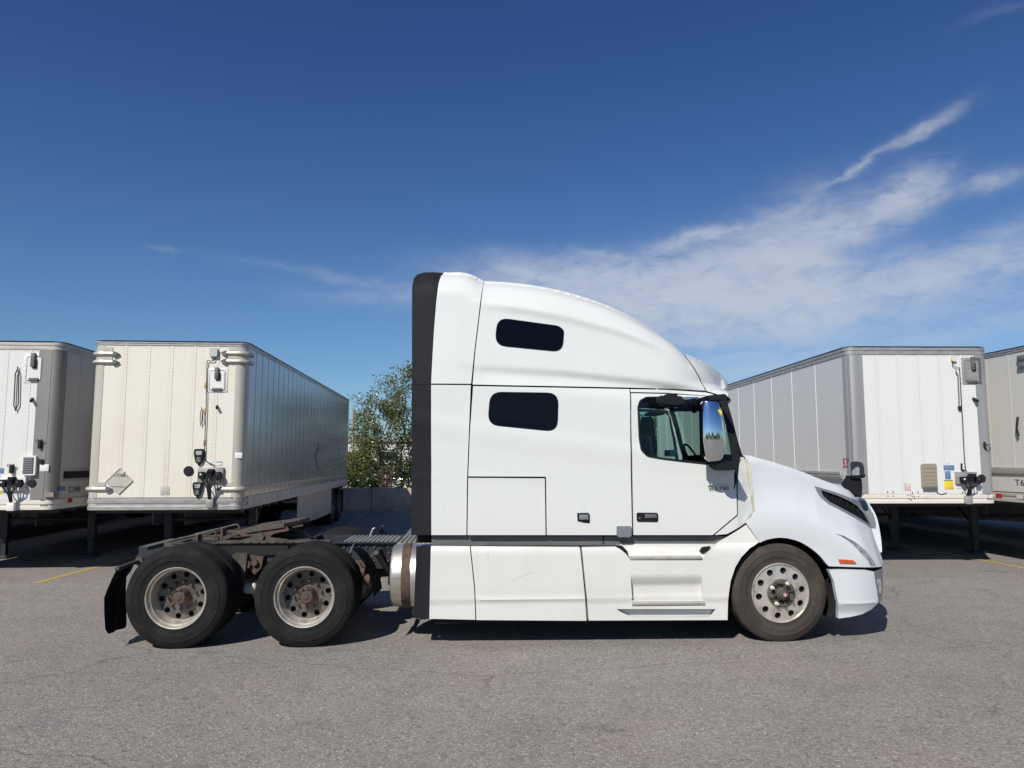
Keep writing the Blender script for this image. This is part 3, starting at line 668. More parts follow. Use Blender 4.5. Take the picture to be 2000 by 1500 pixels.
# ---- wheels
R = .518
def tyre_prof(w=.28, R=R, groove=True, rr=.302):
    p = [(0.022, rr), (.006, rr+.014), (.010, rr+.05), (.002, .375), (.0, .378), (.0, .40), (.001, .432), (-.003, .436), (-.002, .444), (.004, .448), (.012, .475), (.014, .478), (.020, .497), (.034, .512), (.05, R)]
    if groove:
        for a in (.085, .128, .170, .212): p += [(a-.006, R+.001), (a-.004, R-.013), (a+.004, R-.013), (a+.006, R+.001)]
    q = [(w-a, r) for a, r in p[:15][::-1]]
    return p + q + [(w-.03, rr-.008), (.03, rr-.008)]
me_t = B().lathe(tyre_prof(), n=96, closed=True).obj('tyre', rubber, None, ang=28)
TY = me_t.data; bpy.data.objects.remove(me_t)
def side_letters(parent):
    return
def holed_disc(b, prof, n, hr, hole_r, c, axis='y'):
    pass
def wheel(x, y, z, kind, parent=truck, far=False, detail=True, mat=None):
    """kind: 'drive' deep dish dual, 'steer' convex"""
    w = empty('wheel', (x, y, z), math.pi if far else 0, parent)
    t = bpy.data.objects.new('tyre', TY); link(t, w)
    if mat: t.data = TY.copy(); t.data.materials.clear(); t.data.materials.append(mat)
    if kind == 'drive':
        rim = [(.014, .314), (.006, .307), (.008, .300), (.030, .288), (.050, .286), (.065, .272), (.12, .263), (.180, .256), (.195, .250)]
        B().lathe(rim, n=72, cap=False).obj('rim', alu, w)
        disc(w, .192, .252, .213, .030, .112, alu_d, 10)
        if detail:
            b = B(); b.lathe([(.065, .0), (.065, .030), (.072, .033), (.076, .058), (.068, .062), (.068, .070), (.080, .074), (.18, .085), (.21, .14), (.21, 0)], n=32); b.obj('hub', hub, w)
            for k in range(8):
                t_ = 2*math.pi*(k+.5)/8; b = B(); b.lathe([(.060, .0), (.060, .008), (.082, .009)], (.073*math.cos(t_), 0, .073*math.sin(t_)), 'y', 6); b.obj('hub_stud', seam, w)
            for k in range(10):
                t_ = 2*math.pi*k/10+.2; b = B(); b.lathe([(.150, 0), (.150, .012), (.156, .015), (.192, .017)], (.1429*math.cos(t_), 0, .1429*math.sin(t_)), 'y', 6); b.obj('lug_nut', rust, w)
            b = B(); b.tube([(.10, .10, -.20), (.11, .04, -.19)], .006); b.obj('valve', grime, w)
        b = B(); b.lathe([(.24, .0), (.24, .255), (.30, .262)], n=40, cap=False); b.obj('brake_drum', seam, w)
    elif kind == 'steer':
        rim = [(.004, .314), (-.004, .309), (-.006, .302), (.006, .294), (.022, .288)]
        B().lathe(rim, n=72, cap=False).obj('rim', alu, w)
        disc(w, .010, .290, .236, .0345, .125, alu, 10, bulge=-.02)
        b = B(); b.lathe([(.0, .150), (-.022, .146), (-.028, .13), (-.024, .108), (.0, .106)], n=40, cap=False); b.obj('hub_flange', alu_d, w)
        b = B(); b.lathe([(-.015, 0), (-.015, .100), (.06, .100)], n=40); b.obj('hub_recess', seam, w)
        b = B(); b.lathe([(-.118, 0), (-.118, .010), (-.112, .030), (-.10, .033), (-.095, .050), (-.07, .052), (-.06, .068), (0, .072)], n=12); b.obj('hub_cap', grime, w)
        b = B(); b.lathe([(-.123, 0), (-.123, .018), (-.115, .020)], n=20); b.obj('hub_window', M('pink_hub_window', (.50, .25, .25), .3), w)
        b = B(); b.lathe([(-.1245, 0), (-.1245, .006), (-.12, .007)], n=12); b.obj('hub_window_centre', MATS['white_paper'], w)
        for k in range(8):
            t_ = 2*math.pi*k/8+.25; b = B()
            b.lathe([(-.075, 0), (-.075, .010), (-.050, .013), (-.045, .021), (-.024, .022)], (.120*math.cos(t_), 0, .120*math.sin(t_)), 'y', 8)
            b.obj('lug_nut', cream if k in (1, 3, 5) else (rust if k % 2 else grime), w)
            b = B(); b.prism([(.07*math.cos(t_-.15), .07*math.sin(t_-.15)), (.07*math.cos(t_+.15), .07*math.sin(t_+.15)), (.105*math.cos(t_+.09), .105*math.sin(t_+.09)), (.105*math.cos(t_-.09), .105*math.sin(t_-.09))], -.03, -.01); b.obj('hub_rib', grime, w)
        b = B(); b.lathe([(.05, 0), (.05, .285), (.25, .27)], n=40, cap=False); b.obj('brake_drum', seam, w)
    else:
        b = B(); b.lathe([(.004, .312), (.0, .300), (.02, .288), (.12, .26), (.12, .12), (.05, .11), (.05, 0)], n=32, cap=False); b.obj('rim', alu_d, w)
    return w
def disc(w, y, r_out, hr, hole, r_in, mat, n, bulge=0):
    """wheel disc with n real round hand holes"""
    outer = [(r_out*math.cos(t), r_out*math.sin(t)) for t in np.linspace(0, 2*math.pi, 60, endpoint=False)]
    holes = [[(hr*math.cos(a)+hole*math.cos(t), hr*math.sin(a)+hole*math.sin(t)) for t in np.linspace(0, 2*math.pi, 14, endpoint=False)] for a in [2*math.pi*(k+.25)/n for k in range(n)]]
    Sf = lambda x, z: y + bulge*cl((r_out-math.hypot(x, z))/(r_out-.13))
    panel_bm(outer, Sf, holes, .035, .022).obj('wheel_disc', mat, w, ang=50)
def hubc(px, py, y):
    return P(px, py, y)[0]
xd1, xd2, xs1 = hubc(342, 1172, .03), hubc(593.5, 1167, .03), hubc(1525, 1166, .05)
zw = R - .008
for x in (xd1, xd2):
    wheel(x, .03, zw, 'drive'); wheel(x, .345, zw, 'plain', detail=False)
    wheel(x, WD-.03, zw, 'drive', far=True, detail=False); wheel(x, WD-.345, zw, 'plain', far=True)
wheel(xs1, .05, zw, 'steer', mat=rubber2); wheel(xs1, WD-.05, zw, 'plain', far=True)
# dark wheel houses
for s in (0, 1):
    b = B(); rows = []
    for t in np.linspace(-.15*math.pi, 1.12*math.pi, 30):
        rows.append([(xs1+.615*math.cos(t), (WD-y if s else y), zw+.60*math.sin(t)) for y in (.075, .35, .62)])
    b.grid(rows); b.obj('wheel_house', seam, truck)
    b = B(); b.prism([(xs1+.615*math.cos(t), zw+.60*math.sin(t)) for t in np.linspace(0, math.pi, 24)] + [(xs1-.6, .35), (xs1+.6, .35)], *( (.62, .64) if not s else (WD-.64, WD-.62))); b.obj('wheel_house', seam, truck)
B().tube([(xs1, .3, zw-.02), (xs1, WD-.3, zw-.02)], .06, 10).obj('front_axle', grime, truck)

# ---- chassis
yr0, yr1 = .80, WD-.80; zfr = P(600, 1061, yr0)[1]
xr0, xr1 = P(268, 1095, yr0)[0], P(1500, 1000, yr0)[0]
for yy in (yr0, yr1-.08):
    b = B(); b.prism([(xr0, zfr-.20), (xr0+.02, zfr-.16), (P(340,1065,yr0)[0], zfr), (xr1, zfr), (xr1, zfr-.28), (xr0+.55, zfr-.28)], yy, yy+.01); 
    b.box(P(340,1065,yr0)[0], xr1, yy-.045 if yy < 1.2 else yy, yy+.08, zfr-.0, zfr+.008); b.box(xr0+.55, xr1, yy-.0, yy+.08, zfr-.288, zfr-.28)
    b.obj('frame_rail', frame_m, truck, smooth=False)
b = B()
for x in (xr0+.06, xr0+.9, (xd1+xd2)/2, xd2+.75, -1.0, .3, 1.6): b.box(x-.05, x+.05, yr0, yr1, zfr-.25, zfr-.03)
b.obj('cross_members', frame_m, truck)
b = B(); random.seed(3)
x = P(390,1070,yr0)[0]
while x < P(790,1070,yr0)[0]:
    for zz in (zfr-.045, zfr-.11, zfr-.2): 
        if random.random() < .8: b.lathe([(-.018, 0), (-.018, .012), (0, .014)], (x+random.uniform(-.02,.02), yr0, zz), 'y', 6)
    x += .085
b.obj('frame_bolts', grime, truck, kind='stuff')
# splash panel and bar along the rail top (angle iron under the fifth wheel)
z5 = P(500, 1055, .78)[1]
b = B(); b.box(P(455,1060,.76)[0], P(645,1060,.76)[0], .74, .80, z5-.03, z5+.0); 
for k in range(9): b.box(P(470,1060,.76)[0]+k*.095, P(470,1060,.76)[0]+k*.095+.035, .732, .742, z5-.022, z5-.006)
b.obj('mounting_angle', grime, truck)
B().box(P(428,1070,.75)[0], P(562,1070,.75)[0], .765, .79, zfr-.125, zfr-.02).obj('outer_rail_plate', seam, truck)
# fifth wheel
fw = empty('fifth_wheel', (0, 0, 0), 0, truck)
def pl(px, y): return P(px[0], px[1], y)
q = [P(a, b_, .80) for a, b_ in ((428,1049),(470,1033.5),(500,1028),(577,1018),(580,1022),(578,1028),(540,1034),(500,1040),(470,1043),(440,1050))]
b = B(); yc = WD/2
n_ = 20
xs_l, zs_l = [p[0] for p in q[:4]], [p[1] for p in q[:4]]
outl = []
x0f, x1f = xs_l[0], xs_l[3]; zs0, zs1 = P(470,1034,.85)[1], P(577,1018,.85)[1]; xk = P(470,1034,.85)[0]
def zpl(x): return np.interp(x, [x0f, xk, x1f], [P(428,1050,.85)[1], zs0, zs1])
top = [(x1f, yc-.30), (x1f, yc+.30), (x1f-.12, yc+.46), (xk+.1, yc+.46), (x0f, yc+.30), (x0f, yc+.10), (xk+.05, yc+.03), (xk+.35, yc+.035), (xk+.35, yc-.035), (xk+.05, yc-.03), (x0f, yc-.10), (x0f, yc-.30), (xk+.1, yc-.46), (x1f-.12, yc-.46)]
top = resample(top, .08)
A_ = [b.bm.verts.new((x, y, zpl(x))) for x, y in top]; C_ = [b.bm.verts.new((x, y, zpl(x)-.045)) for x, y in top]
b._face(A_); b._face(C_[::-1])
for i in range(len(top)): b._face([A_[i], C_[i], C_[(i+1) % len(top)], A_[(i+1) % len(top)]])
bmesh.ops.triangulate(b.bm, faces=[f for f in b.bm.faces if len(f.verts) > 4])
b.obj('top_plate', grime, fw, recalc=True)
for yy in (yc-.44, yc+.40):
    b = B(); b.prism(rounded([P(470,1037,.80), P(560,1028,.80), P(566,1036,.80), P(535,1042,.80), P(522,1052,.80), P(505,1055,.80), P(496,1046,.80), P(470,1047,.80)], .02), yy, yy+.04); b.obj('plate_skirt', rust, fw)
    b = B(); xp, zp = P(510, 1047, .80); b.lathe([(-.05, 0), (-.05, .045), (.1, .045)], (xp, yy, zp), 'y', 16); b.obj('pivot', grime, fw)
    b = B(); b.prism([(xp-.22, z5-.0), (xp+.30, z5-.0), (xp+.12, z5+.03), (xp+.07, zp+.03), (xp-.07, zp+.03), (xp-.12, z5+.03)], yy-.02, yy+.06); b.obj('pivot_bracket', grime, fw)
b = B(); b.tube([P3(572,1030,.85), P3(592,1026,.80)], .010); b.tube([P3(560,1045,.9), P3(540,1035,1.0)], .012); b.obj('release_handle', rust, fw)
b = B(); b.box(P(425,1056,.8)[0], P(600,1056,.8)[0], yr0, yr1, zfr+.008, zfr+.03); b.obj('base_plate', grime, fw)
# ramps at the rear of the frame
for yy in (.78, WD-.86):
    b = B(); b.tube([P3(327,1057.5,.78)[:1]+(yy,)+P3(327,1057.5,.78)[2:], P3(384,1044.5,.78)[:1]+(yy,)+P3(384,1044.5,.78)[2:], P3(417,1036,.78)[:1]+(yy,)+P3(417,1036,.78)[2:], P3(422,1041,.78)[:1]+(yy,)+P3(422,1041,.78)[2:], P3(420,1050,.78)[:1]+(yy,)+P3(420,1050,.78)[2:]], .012, 6)
    z0 = P(340,1066,.78)[1]
    b.box(P(322,1060,.78)[0], P(384,1060,.78)[0], yy-.02, yy+.07, P(340,1068,.78)[1], P(340,1059.5,.78)[1])
    b.prism([P(330,1059,.78), P(384,1046,.78), P(384,1050,.78), P(345,1060,.78)], yy, yy+.05)
    b.obj('pickup_ramp', grime, truck)
    b = B(); b.box(P(384,1050,.78)[0], P(388,1050,.78)[0], yy-.03, yy+.1, P(386,1068,.78)[1], P(386,1044,.78)[1]); b.box(P(397,1050,.78)[0], P(425,1050,.78)[0], yy, yy+.05, P(397,1054,.78)[1], P(397,1049,.78)[1]); b.obj('ramp_post', rust, truck)
# tail: crossbar, hanger tube and mud flaps
xt, zt_ = P(270, 1097, .75)
B().prism([P(266,1086,.78), P(281,1077,.78), P(327,1066,.78), P(370,1063,.78), P(370,1085,.78), P(290,1108,.78), P(270,1104,.78)], .772, .795).obj('frame_end_plate', frame_m, truck)
for s in (0, 1):
    f = (lambda y: WD-y) if s else (lambda y: y)
    def Q(px, py, y): p = P3(px, py, y); return (p[0], f(y), p[2])
    b = B(); b.tube([Q(273,1097,.80), Q(262,1099,.55), Q(228,1111.5,.04)], .022, 10); b.lathe([(-.03, .045), (.03, .045)], Q(273,1096,.74), 'y', 14); b.obj('mudflap_hanger', grime, truck)
    near = [Q(228,1112,.03), Q(216,1130,.03), Q(206.5,1152,.03), Q(203,1167,.03), Q(205.5,1195,.03), Q(208.5,1230,.03), Q(212,1238,.05)]
    far_ = [Q(262,1100,.55), Q(257,1116,.55), Q(250,1126,.55), Q(247.5,1148,.55), Q(246,1180,.55), Q(244.5,1221,.55), Q(243,1226,.53)]
    b = B(); b.grid([[tuple(np.array(a)*(1-t)+np.array(c)*t + np.array((0.015*math.sin(t*9+i), 0, 0))) for t in np.linspace(0, 1, 8)] for i, (a, c) in enumerate(zip(near, far_))], thick=.012)
    b.obj('mud_flap', black, truck, recalc=True)
    # quarter fender ahead of the drive wheels
    near = smooth_curve([Q(686,1071,.03), Q(700,1085,.03), Q(715,1108,.03), Q(726,1140,.03), Q(730,1167,.03)], 3)
    far_ = smooth_curve([Q(704,1068,.50), Q(719,1081,.50), Q(733,1103,.50), Q(743,1130,.50), Q(746,1149,.50)], 3)
    b = B(); b.grid([[tuple(np.array(a)*(1-t)+np.array(c)*t) for t in (0, .04, .3, .7, .96, 1)] for a, c in zip(near, far_)], thick=.014); b.obj('quarter_fender', black, truck, recalc=True)
    b = B(); b.tube([Q(722,1092,.5), Q(736,1077,.62), Q(742,1073,.80)], .022, 8); b.tube([Q(735,1080,.55), Q(760,1118,.78)], .03, 6); b.obj('fender_bracket', grime, truck)
    b = B(); b.tube([Q(684,1078,.03), Q(690,1064,.04), Q(699,1060,.2)], .006, 6); b.obj('fender_wire', chrome, truck)
# deck plate
for (a, b_, c, d, dz) in ((665, 772, .83, 1.62, 0), (774, 857, .62, 1.75, .012)):
    x0, x1 = P(a, 1060, c)[0], P(b_, 1060, c)[0]; zz = P(760, 1060, .83)[1] + dz
    dk = B().box(x0, x1, c, d, zz-.02, zz, .004, 1).obj('deck_plate', deckm, truck)
    n = int((x1-x0)/.055)
    for k in range(n):
        x = x0+.03+k*(x1-x0-.05)/n; B().box(x, x+.022, c+.02, d-.02, zz, zz+.012, .004, 1).obj('deck_rib', deckm, dk)
# suspension between the axles
for s in (0, 1):
    f = (lambda y: WD-y) if s else (lambda y: y)
    def Q(px, py, y): p = P3(px, py, y); return (p[0], f(y), p[2])
    xm = P(467, 1100, .70)[0]; zt2 = P(467,1081,.70)[1]; zb2 = P(467,1136,.70)[1]
    y0, y1 = sorted((f(.66), f(.78)))
    b = B(); b.prism(rounded([(xm-.07, zt2), (xm+.10, zt2), (xm+.085, zt2-.17), (xm+.075, zb2+.06), (xm+.02, zb2), (xm-.03, zb2), (xm-.075, zb2+.08), (xm-.055, zt2-.12)], .02), y0, y1)
    b.obj('spring_hanger', grime, truck)
    b = B()
    for dx in (-.17, .17):
        b.prism(rounded([(xm+dx-.09, zt2-.02), (xm+dx+.09, zt2-.04), (xm+dx+.07, zt2-.16), (xm+dx, zt2-.24), (xm+dx-.07, zt2-.16)], .02), y0+.06, y1)
        b.lathe([(y0+.02, 0), (y0+.02, .035), (y1, .035)], (xm+dx, 0, zt2-.1), 'y', 10)
    b.obj('hanger_plate', rust, truck)
    for xd in (xd1, xd2):
        b = B(); b.prism(rounded([(xd-.30, .62), (xd+.55, .72), (xd+.55, .80), (xd-.30, .70)], .03), y0+.02, y1-.02); b.obj('spring_beam', grime, truck)
        b = B(); b.lathe([(.70, .10), (.74, .13), (.80, .12), (.86, .13), (.90, .10)], (xd-.34, (y0+y1)/2, 0), 'z', 20); b.obj('air_spring', seam, truck)
        b = B(); b.tube([(xd+.28, f(.7), .55), (xd+.20, f(.74), zfr-.08)], .035, 10); b.obj('shock_absorber', frame_m, truck)
        b = B(); b.lathe([(-.09, .06), (-.08, .085), (0, .09), (.08, .085), (.09, .06)], (xd+.40, f(.66), .62), 'x', 16); b.obj('brake_chamber', grime, truck)
    # clutter: lines, brackets
    random.seed(11)
    b = B()
    for k in range(9):
        a = P(430+k*26, 1065, .79); b.tube([(a[0], f(.785), a[1]-.02), (a[0]+.06, f(.77), a[1]-.12), (a[0]+.02, f(.775), a[1]-.2-.05*random.random())], .008, 5)
    b.obj('air_lines', seam, truck)
xm = P(488,1150,.70)[0]; zz_ = P(488,1150,.70)[1]
b = B(); b.lathe([(-.07, .03), (-.05, .055), (.05, .06), (.08, .03)], (xm, .72, zz_), 'x', 14); b.obj('bushing', MATS['cream_seal'], truck)
for xd in (xd1, xd2):
    b = B(); b.tube([(xd, .5, zw), (xd, WD-.5, zw)], .075, 12); b.lathe([(-.24, .05), (-.16, .17), (0, .21), (.16, .17), (.24, .06)], (xd, WD/2, zw), 'x', 24); b.obj('drive_axle', grime, truck)
B().tube([(xd1, WD/2, zw+.05), (xd2, WD/2, zw+.05)], .05, 10).obj('drive_shaft', grime, truck)
B().tube([(xd2, WD/2, zw+.05), (1.2, WD/2, .7)], .06, 10).obj('drive_shaft', grime, truck)
b = B(); 
for xx, yy in ((705,1120),(716,1132)):
    p = P3(xx, yy, .62); b.lathe([(-.05, .03), (-.04, .06), (.04, .06), (.05, .03)], p, 'x', 12)
b.tube([P3(700,1100,.66), P3(712,1125,.64), P3(722,1145,.62)], .025, 8); b.obj('brake_chamber', rust, truck)
# fuel tank with strap
zt0, zt1 = P(790,1070.5,.05)[1], P(790,1197,.05)[1]; rt = (zt0-zt1)/2; ct = (zt0+zt1)/2; xt0 = P(762.5,1133,.25)[0]
for s in (0, 1):
    yc_ = rt+.09 if not s else WD-rt-.09
    b = B(); b.lathe([(xt0+.005, 0), (xt0, rt*.80), (xt0+.012, rt*.95), (xt0+.04, rt), (xt0+1.7, rt), (xt0+1.72, rt*.9), (xt0+1.72, 0)], (0, yc_, ct), 'x', 64); tk = b.obj('fuel_tank', tankm, truck)
    for xx in (P(781,1133)[0], P(781,1133)[0]+1.1):
        b = B(); b.lathe([(xx, rt+.001), (xx, rt+.010), (xx+.088, rt+.010), (xx+.088, rt+.001)], (0, yc_, ct), 'x', 64); st_ = b.obj('tank_strap', rust, tk)
        if not s and xx < 0: text('lettering', 'K', .05, ink, tk, (xx+.045, .0185-.0, ct+rt*.72), (math.pi/2-.8, 0, 0)).location = (xx+.045, yc_-math.cos(.75)*(rt+.012), ct+math.sin(.75)*(rt+.012))
b = B(); b.box(xt0+.25, xt0+.3, .06, .8, ct-rt-.03, ct-rt+.02); b.box(P(757,1160,.4)[0], xt0, .4, .6, ct-.1, ct-.02); b.obj('tank_bracket', seam, truck)
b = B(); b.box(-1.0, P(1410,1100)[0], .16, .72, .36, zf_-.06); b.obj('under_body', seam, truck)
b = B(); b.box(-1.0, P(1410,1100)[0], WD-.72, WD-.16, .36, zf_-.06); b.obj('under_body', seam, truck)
# thin wire antenna on the deck (bent bracket)
b = B(); b.tube([P3(722,1048,1.3), P3(728,1033,1.3), P3(732,1031,1.3)], .008, 6); b.obj('hose_bracket', deckm, truck)
b = B(); b.tube([P3(594,1036,1.0), P3(603,1047,1.0), P3(625,1057,.95), P3(650,1058,.9)], .010, 6); b.obj('air_hose', black, truck)

# ---- mirrors
def mirror_head(s):
    f = (lambda y: WD-y) if s else (lambda y: y)
    sg = -1 if s else 1
    y0 = -.32
    pts = [P(a, b_, y0) for a, b_ in ((1374,786),(1378,781.5),(1402,781),(1407,785),(1412,815),(1419,856),(1418,875),(1412.5,899),(1388,901.5),(1380,895),(1376,860))]
    ol = rounded(pts, .016, 4)
    cxm = sum(p[0] for p in ol)/len(ol); zmm = P(1395,850,y0)[1]; x0m, x1m = min(p[0] for p in ol), max(p[0] for p in ol)
    mr = empty('side_mirror', (0, 0, 0), 0, truck)
    # chrome shell: outline bulged towards the outside
    Sm = lambda x, z: y0 + .045*abs((x-cxm)/(x1m-x0m)*2)**2.6 + .045*((z-zmm)/.33)**2
    panel_bm(ol, Sm, (), .018, .03, mirror=(WD if s else None)).obj('mirror_shell', chrome, mr, ang=80)
    b = B(); b.prism(inset(ol, .97), *sorted((f(y0+.07), f(y0+.13)))); b.obj('mirror_housing', black, mr)
    b = B(); b.prism([P(a, c, y0+.05) for a, c in ((1374,792),(1377,786),(1381,895),(1378,893))], *sorted((f(y0+.065), f(y0+.10)))); b.obj('mirror_rim', black, mr)
    b = B(); xx = x0m; b.box(xx-.012, xx-.006, *sorted((f(y0+.05), f(y0+.13))), P(1380,893,y0)[1], P(1380,790,y0)[1]); b.obj('mirror_glass', bglass, mr)
    if not s:
        b = B(); q = [P(a, c, y0) for a, c in ((1404,800),(1409,799),(1412,804),(1411,811),(1407,808))]; b.prism(q, y0+.03, y0+.037); b.obj('sticker', M('yellow_tag', (.72,.55,.03), .5), mr)
    b = B()
    a0, a1 = P(1396,774,.0), P(1412,782,y0)
    b.prism(rounded([P(1373,775,-.1), P(1405,772,-.1), P(1412,779,-.1), P(1408,783,-.1), P(1376,783,-.1)], .01), *sorted((f(y0+.04), f(.10))))
    b.prism(rounded([P(1395,904,-.12), P(1420,900,-.12), P(1436,905,-.12), P(1430,918,-.12), P(1405,919,-.12), P(1394,912,-.12)], .015), *sorted((f(y0+.06), f(.06))))
    b.obj('mirror_arm', black, mr)
    return mr
mirror_head(0); mirror_head(1)
b = B(); q = rounded([P(a, c, -.12) for a, c in ((1284,777),(1288,773),(1330,774),(1335,781),(1334,792),(1325,795.5),(1292,793),(1285,788))], .03); b.prism(q, -.17, -.06)
es = [e for e in b.bm.edges if all(abs(v.co.y+.17) < 1e-4 for v in e.verts)]; bmesh.ops.bevel(b.bm, geom=es, offset=.02, segments=3, affect='EDGES')
b.obj('look_down_mirror', black, truck)
b = B(); b.box(P(1300,773)[0], P(1318,773)[0], -.12, .08, P(1300,776)[1], P(1300,770)[1], .006); b.obj('look_down_mirror_arm', black, truck)
B().box(P(1333,776,.03)[0], P(1364,778,.03)[0], .025, .07, P(1340,780.5,.03)[1], P(1340,775,.03)[1], .004).obj('window_visor', chrome, door)
# hood mirror
for s in (0,):
    f = (lambda y: WD-y) if s else (lambda y: y)
    y0 = .38
    hm = empty('hood_mirror', (0, 0, 0), 0, truck)
    ol = rounded([P(a, c, y0) for a, c in ((1648.5,946),(1660,930),(1664,930.5),(1681,934),(1683,950),(1682,972),(1679,971),(1668,965),(1658,957))], .015)
    b = B(); b.prism(ol, *sorted((f(y0-.015), f(y0+.08)))); b.obj('mirror_bracket', black, hm)
    pts = rounded([P(a, c, y0-.04) for a, c in ((1663,904),(1666,901.5),(1674,901),(1684,904),(1687,912),(1688,928),(1685,931),(1664,929.5))], .012)
    b = B(); b.prism(pts, *sorted((f(y0-.06), f(y0+.0))));
    es = [e for e in b.bm.edges if abs(e.verts[0].co.y-e.verts[1].co.y) < 1e-4]; bmesh.ops.bevel(b.bm, geom=es, offset=.012, segments=2, affect='EDGES'); b.obj('mirror_shell', dchrome, hm)
    b = B(); q = rounded([P(a, c, y0-.06) for a, c in ((1665,928.5),(1665,922),(1668,915),(1673,912),(1678,912),(1678.5,927.5))], .012); b.prism(q, *sorted((f(y0-.064), f(y0-.05)))); b.obj('mirror_glass', MATS['clear_lens'], hm)
    b = B(); b.prism(rounded([P(a, c, y0-.04) for a, c in ((1660,929),(1682,930),(1688,925),(1690,929),(1686,934),(1676,934),(1661,932))], .008), *sorted((f(y0-.05), f(y0+.07)))); b.obj('mirror_base', black, hm)

# scuffs and scratches in the skirt paint
for pts in ([(1000,1140),(1001,1136),(1006,1131),(1016,1127),(1030,1122),(1042,1117)], [(951,1082),(951.5,1087)], [(954,1080),(954,1091)], [(932,1084),(933,1087)]):
    q = PL(pts, S_sk); B().tube([(x, S_sk(x, z)-.0005, z) for x, z in q], .0009, 4).obj('scratch', MATS['silver_grey_plastic'], truck)
# ------------------------------------------------------------------ trailers
def skin(name, c, c2, c3, k=1.0, rough=.42, metal=0.0, coat=0):
    return M(name, c, rough, metal, coat=coat, layers=[(c2, 1.2, (1,1,.45), .42, .76, .6*k), (c3, 7, (1,1,.05), .56, .84, .4*k), (tuple(v*.8 for v in c3), 22, (1,1,.25), .68, .88, .22*k)], rvar=.06)
def trailer(name_lbl, X0, Y0, yaw, Wt, zb_, zt_, L, mats, side_step, front_n, rc=.13, group='box trailers parked in a row across the yard', railh=.10, botk=.20, sideribs=True, skirt=None, axles=2, gear_y=2.6, seam_strip=None, gapw=.004):
    fr = Frame(X0, Y0, yaw)
    r = empty('box_trailer', (X0, Y0, 0), yaw, label=name_lbl, cat='trailer', group=group)
    fm, sm, pm, tm, bm_ = mats      # front skin, side skin, post, top rail, bottom rail
    z0, z1 = zb_ + botk, zt_ - railh
    pw = (Wt-2*rc)/front_n
    for k in range(front_n):
        b = B(); x0 = rc+k*pw+.002; x1 = x0+pw-.004
        b.box(x0, x1, .0, .03, z0, z1); b.box(x0+.0, x0+.045, -.004, .0, z0, z1)
        b.obj('front_panel', fm, r, smooth=False)
    for s in (0, 1):
        arc = [(rc-rc*math.sin(t), rc-rc*math.cos(t)) for t in np.linspace(0, math.pi/2, 10)]
        out = [(rc+.05, -.006)] + [(x, y-.006*(1-i/9.)) for i, (x, y) in enumerate(arc)] + [(-.006, rc+.05)]
        inn = [(rc+.05, .02), (rc, .03), (.03, rc), (.02, rc+.05)]
        poly = out + inn[::-1]
        if s: poly = [(Wt-x, y) for x, y in poly][::-1]
        B().prism(poly, zb_+botk*.2, z1+.01, 'z').obj('corner_post', pm, r, ang=25)
    def ring(za, zc, o, nm, mt, ch=.03):
        """rail all the way round the box"""
        c_ = rc
        def pathp(off):
            p = [(-off, L)] + [(c_-(c_+off)*math.cos(t), c_-(c_+off)*math.sin(t)) for t in np.linspace(0, math.pi/2, 7)]
            p += [(Wt-c_+(c_+off)*math.sin(t), c_-(c_+off)*math.cos(t)) for t in np.linspace(0, math.pi/2, 7)] + [(Wt+off, L)]
            return p
        rows = []
        h = zc-za
        for off, z in ((-.02, za), (o, za+.003), (o, za+h*.30), (o-.006, za+h*.34), (o-.006, za+h*.52), (o+.004, za+h*.56), (o+.004, za+h*.80), (o-.004, za+h*.84), (o-.004, zc-.004), (-.03, zc)):
            rows.append([(x, y, z) for x, y in pathp(off)])
        return B().grid(rows).obj(nm, mt, r, ang=25, recalc=True)
    ring(z1, zt_-.014, .012, 'top_rail', tm); ring(zb_, z0, .010, 'bottom_rail', bm_)
    b = B(); b.prism([(.0, L), (.0, rc), (rc*.3, rc*.3), (rc, 0), (Wt-rc, 0), (Wt-rc*.3, rc*.3), (Wt, rc), (Wt, L)], zt_-.012, zt_, 'z'); b.prism([(-.016, L), (-.016, rc), (rc*.29, rc*.27), (rc, -.018), (Wt-rc, -.018), (Wt-rc*.29, rc*.27), (Wt+.016, rc), (Wt+.016, L)], zt_-.016, zt_-.002, 'z'); b.obj('roof', seam, r)
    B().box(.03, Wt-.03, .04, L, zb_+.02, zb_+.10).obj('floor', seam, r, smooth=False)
    n = int((L-rc-.05)/side_step)
    for s in (0, 1):
        x0, x1 = (0, .03) if s == 0 else (Wt-.03, Wt); me = None
        for k in range(n+1):
            y0 = rc+.05+k*side_step; w_ = min(side_step, L-y0)
            if w_ < .05: continue
            if me is None or w_ < side_step:
                b = B(); b.box(x0, x1, gapw/2, w_-gapw/2, z0, z1)
                if sideribs:
                    if s: b.box(x1, x1+.004, 0, .055, z0, z1)
                    else: b.box(x0-.004, x0, 0, .055, z0, z1)
                o = b.obj('side_panel', sm, r, smooth=False); me = o.data
            else: o = link(bpy.data.objects.new('side_panel', me), r)
            o.location = (0, y0, 0)
        if seam_strip:
            me = None
            for k in range(1, n+1):
                if me is None:
                    b = B(); xx = (-.006, .0) if s == 0 else (Wt, Wt+.006); b.box(*xx, -.012, .012, z0, z1); o = b.obj('seam_strip', seam_strip, r, smooth=False); me = o.data
                else: o = link(bpy.data.objects.new('seam_strip', me), r)
                o.location = (0, rc+.05+k*side_step, 0)
    # dark inner liner so seams read dark
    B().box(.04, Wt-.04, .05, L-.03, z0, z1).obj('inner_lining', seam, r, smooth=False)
    b = B(); b.box(0, Wt, L-.03, L, zb_, zt_-.02); b.obj('rear_doors', sm, r)
    b = B()                                             # rivets
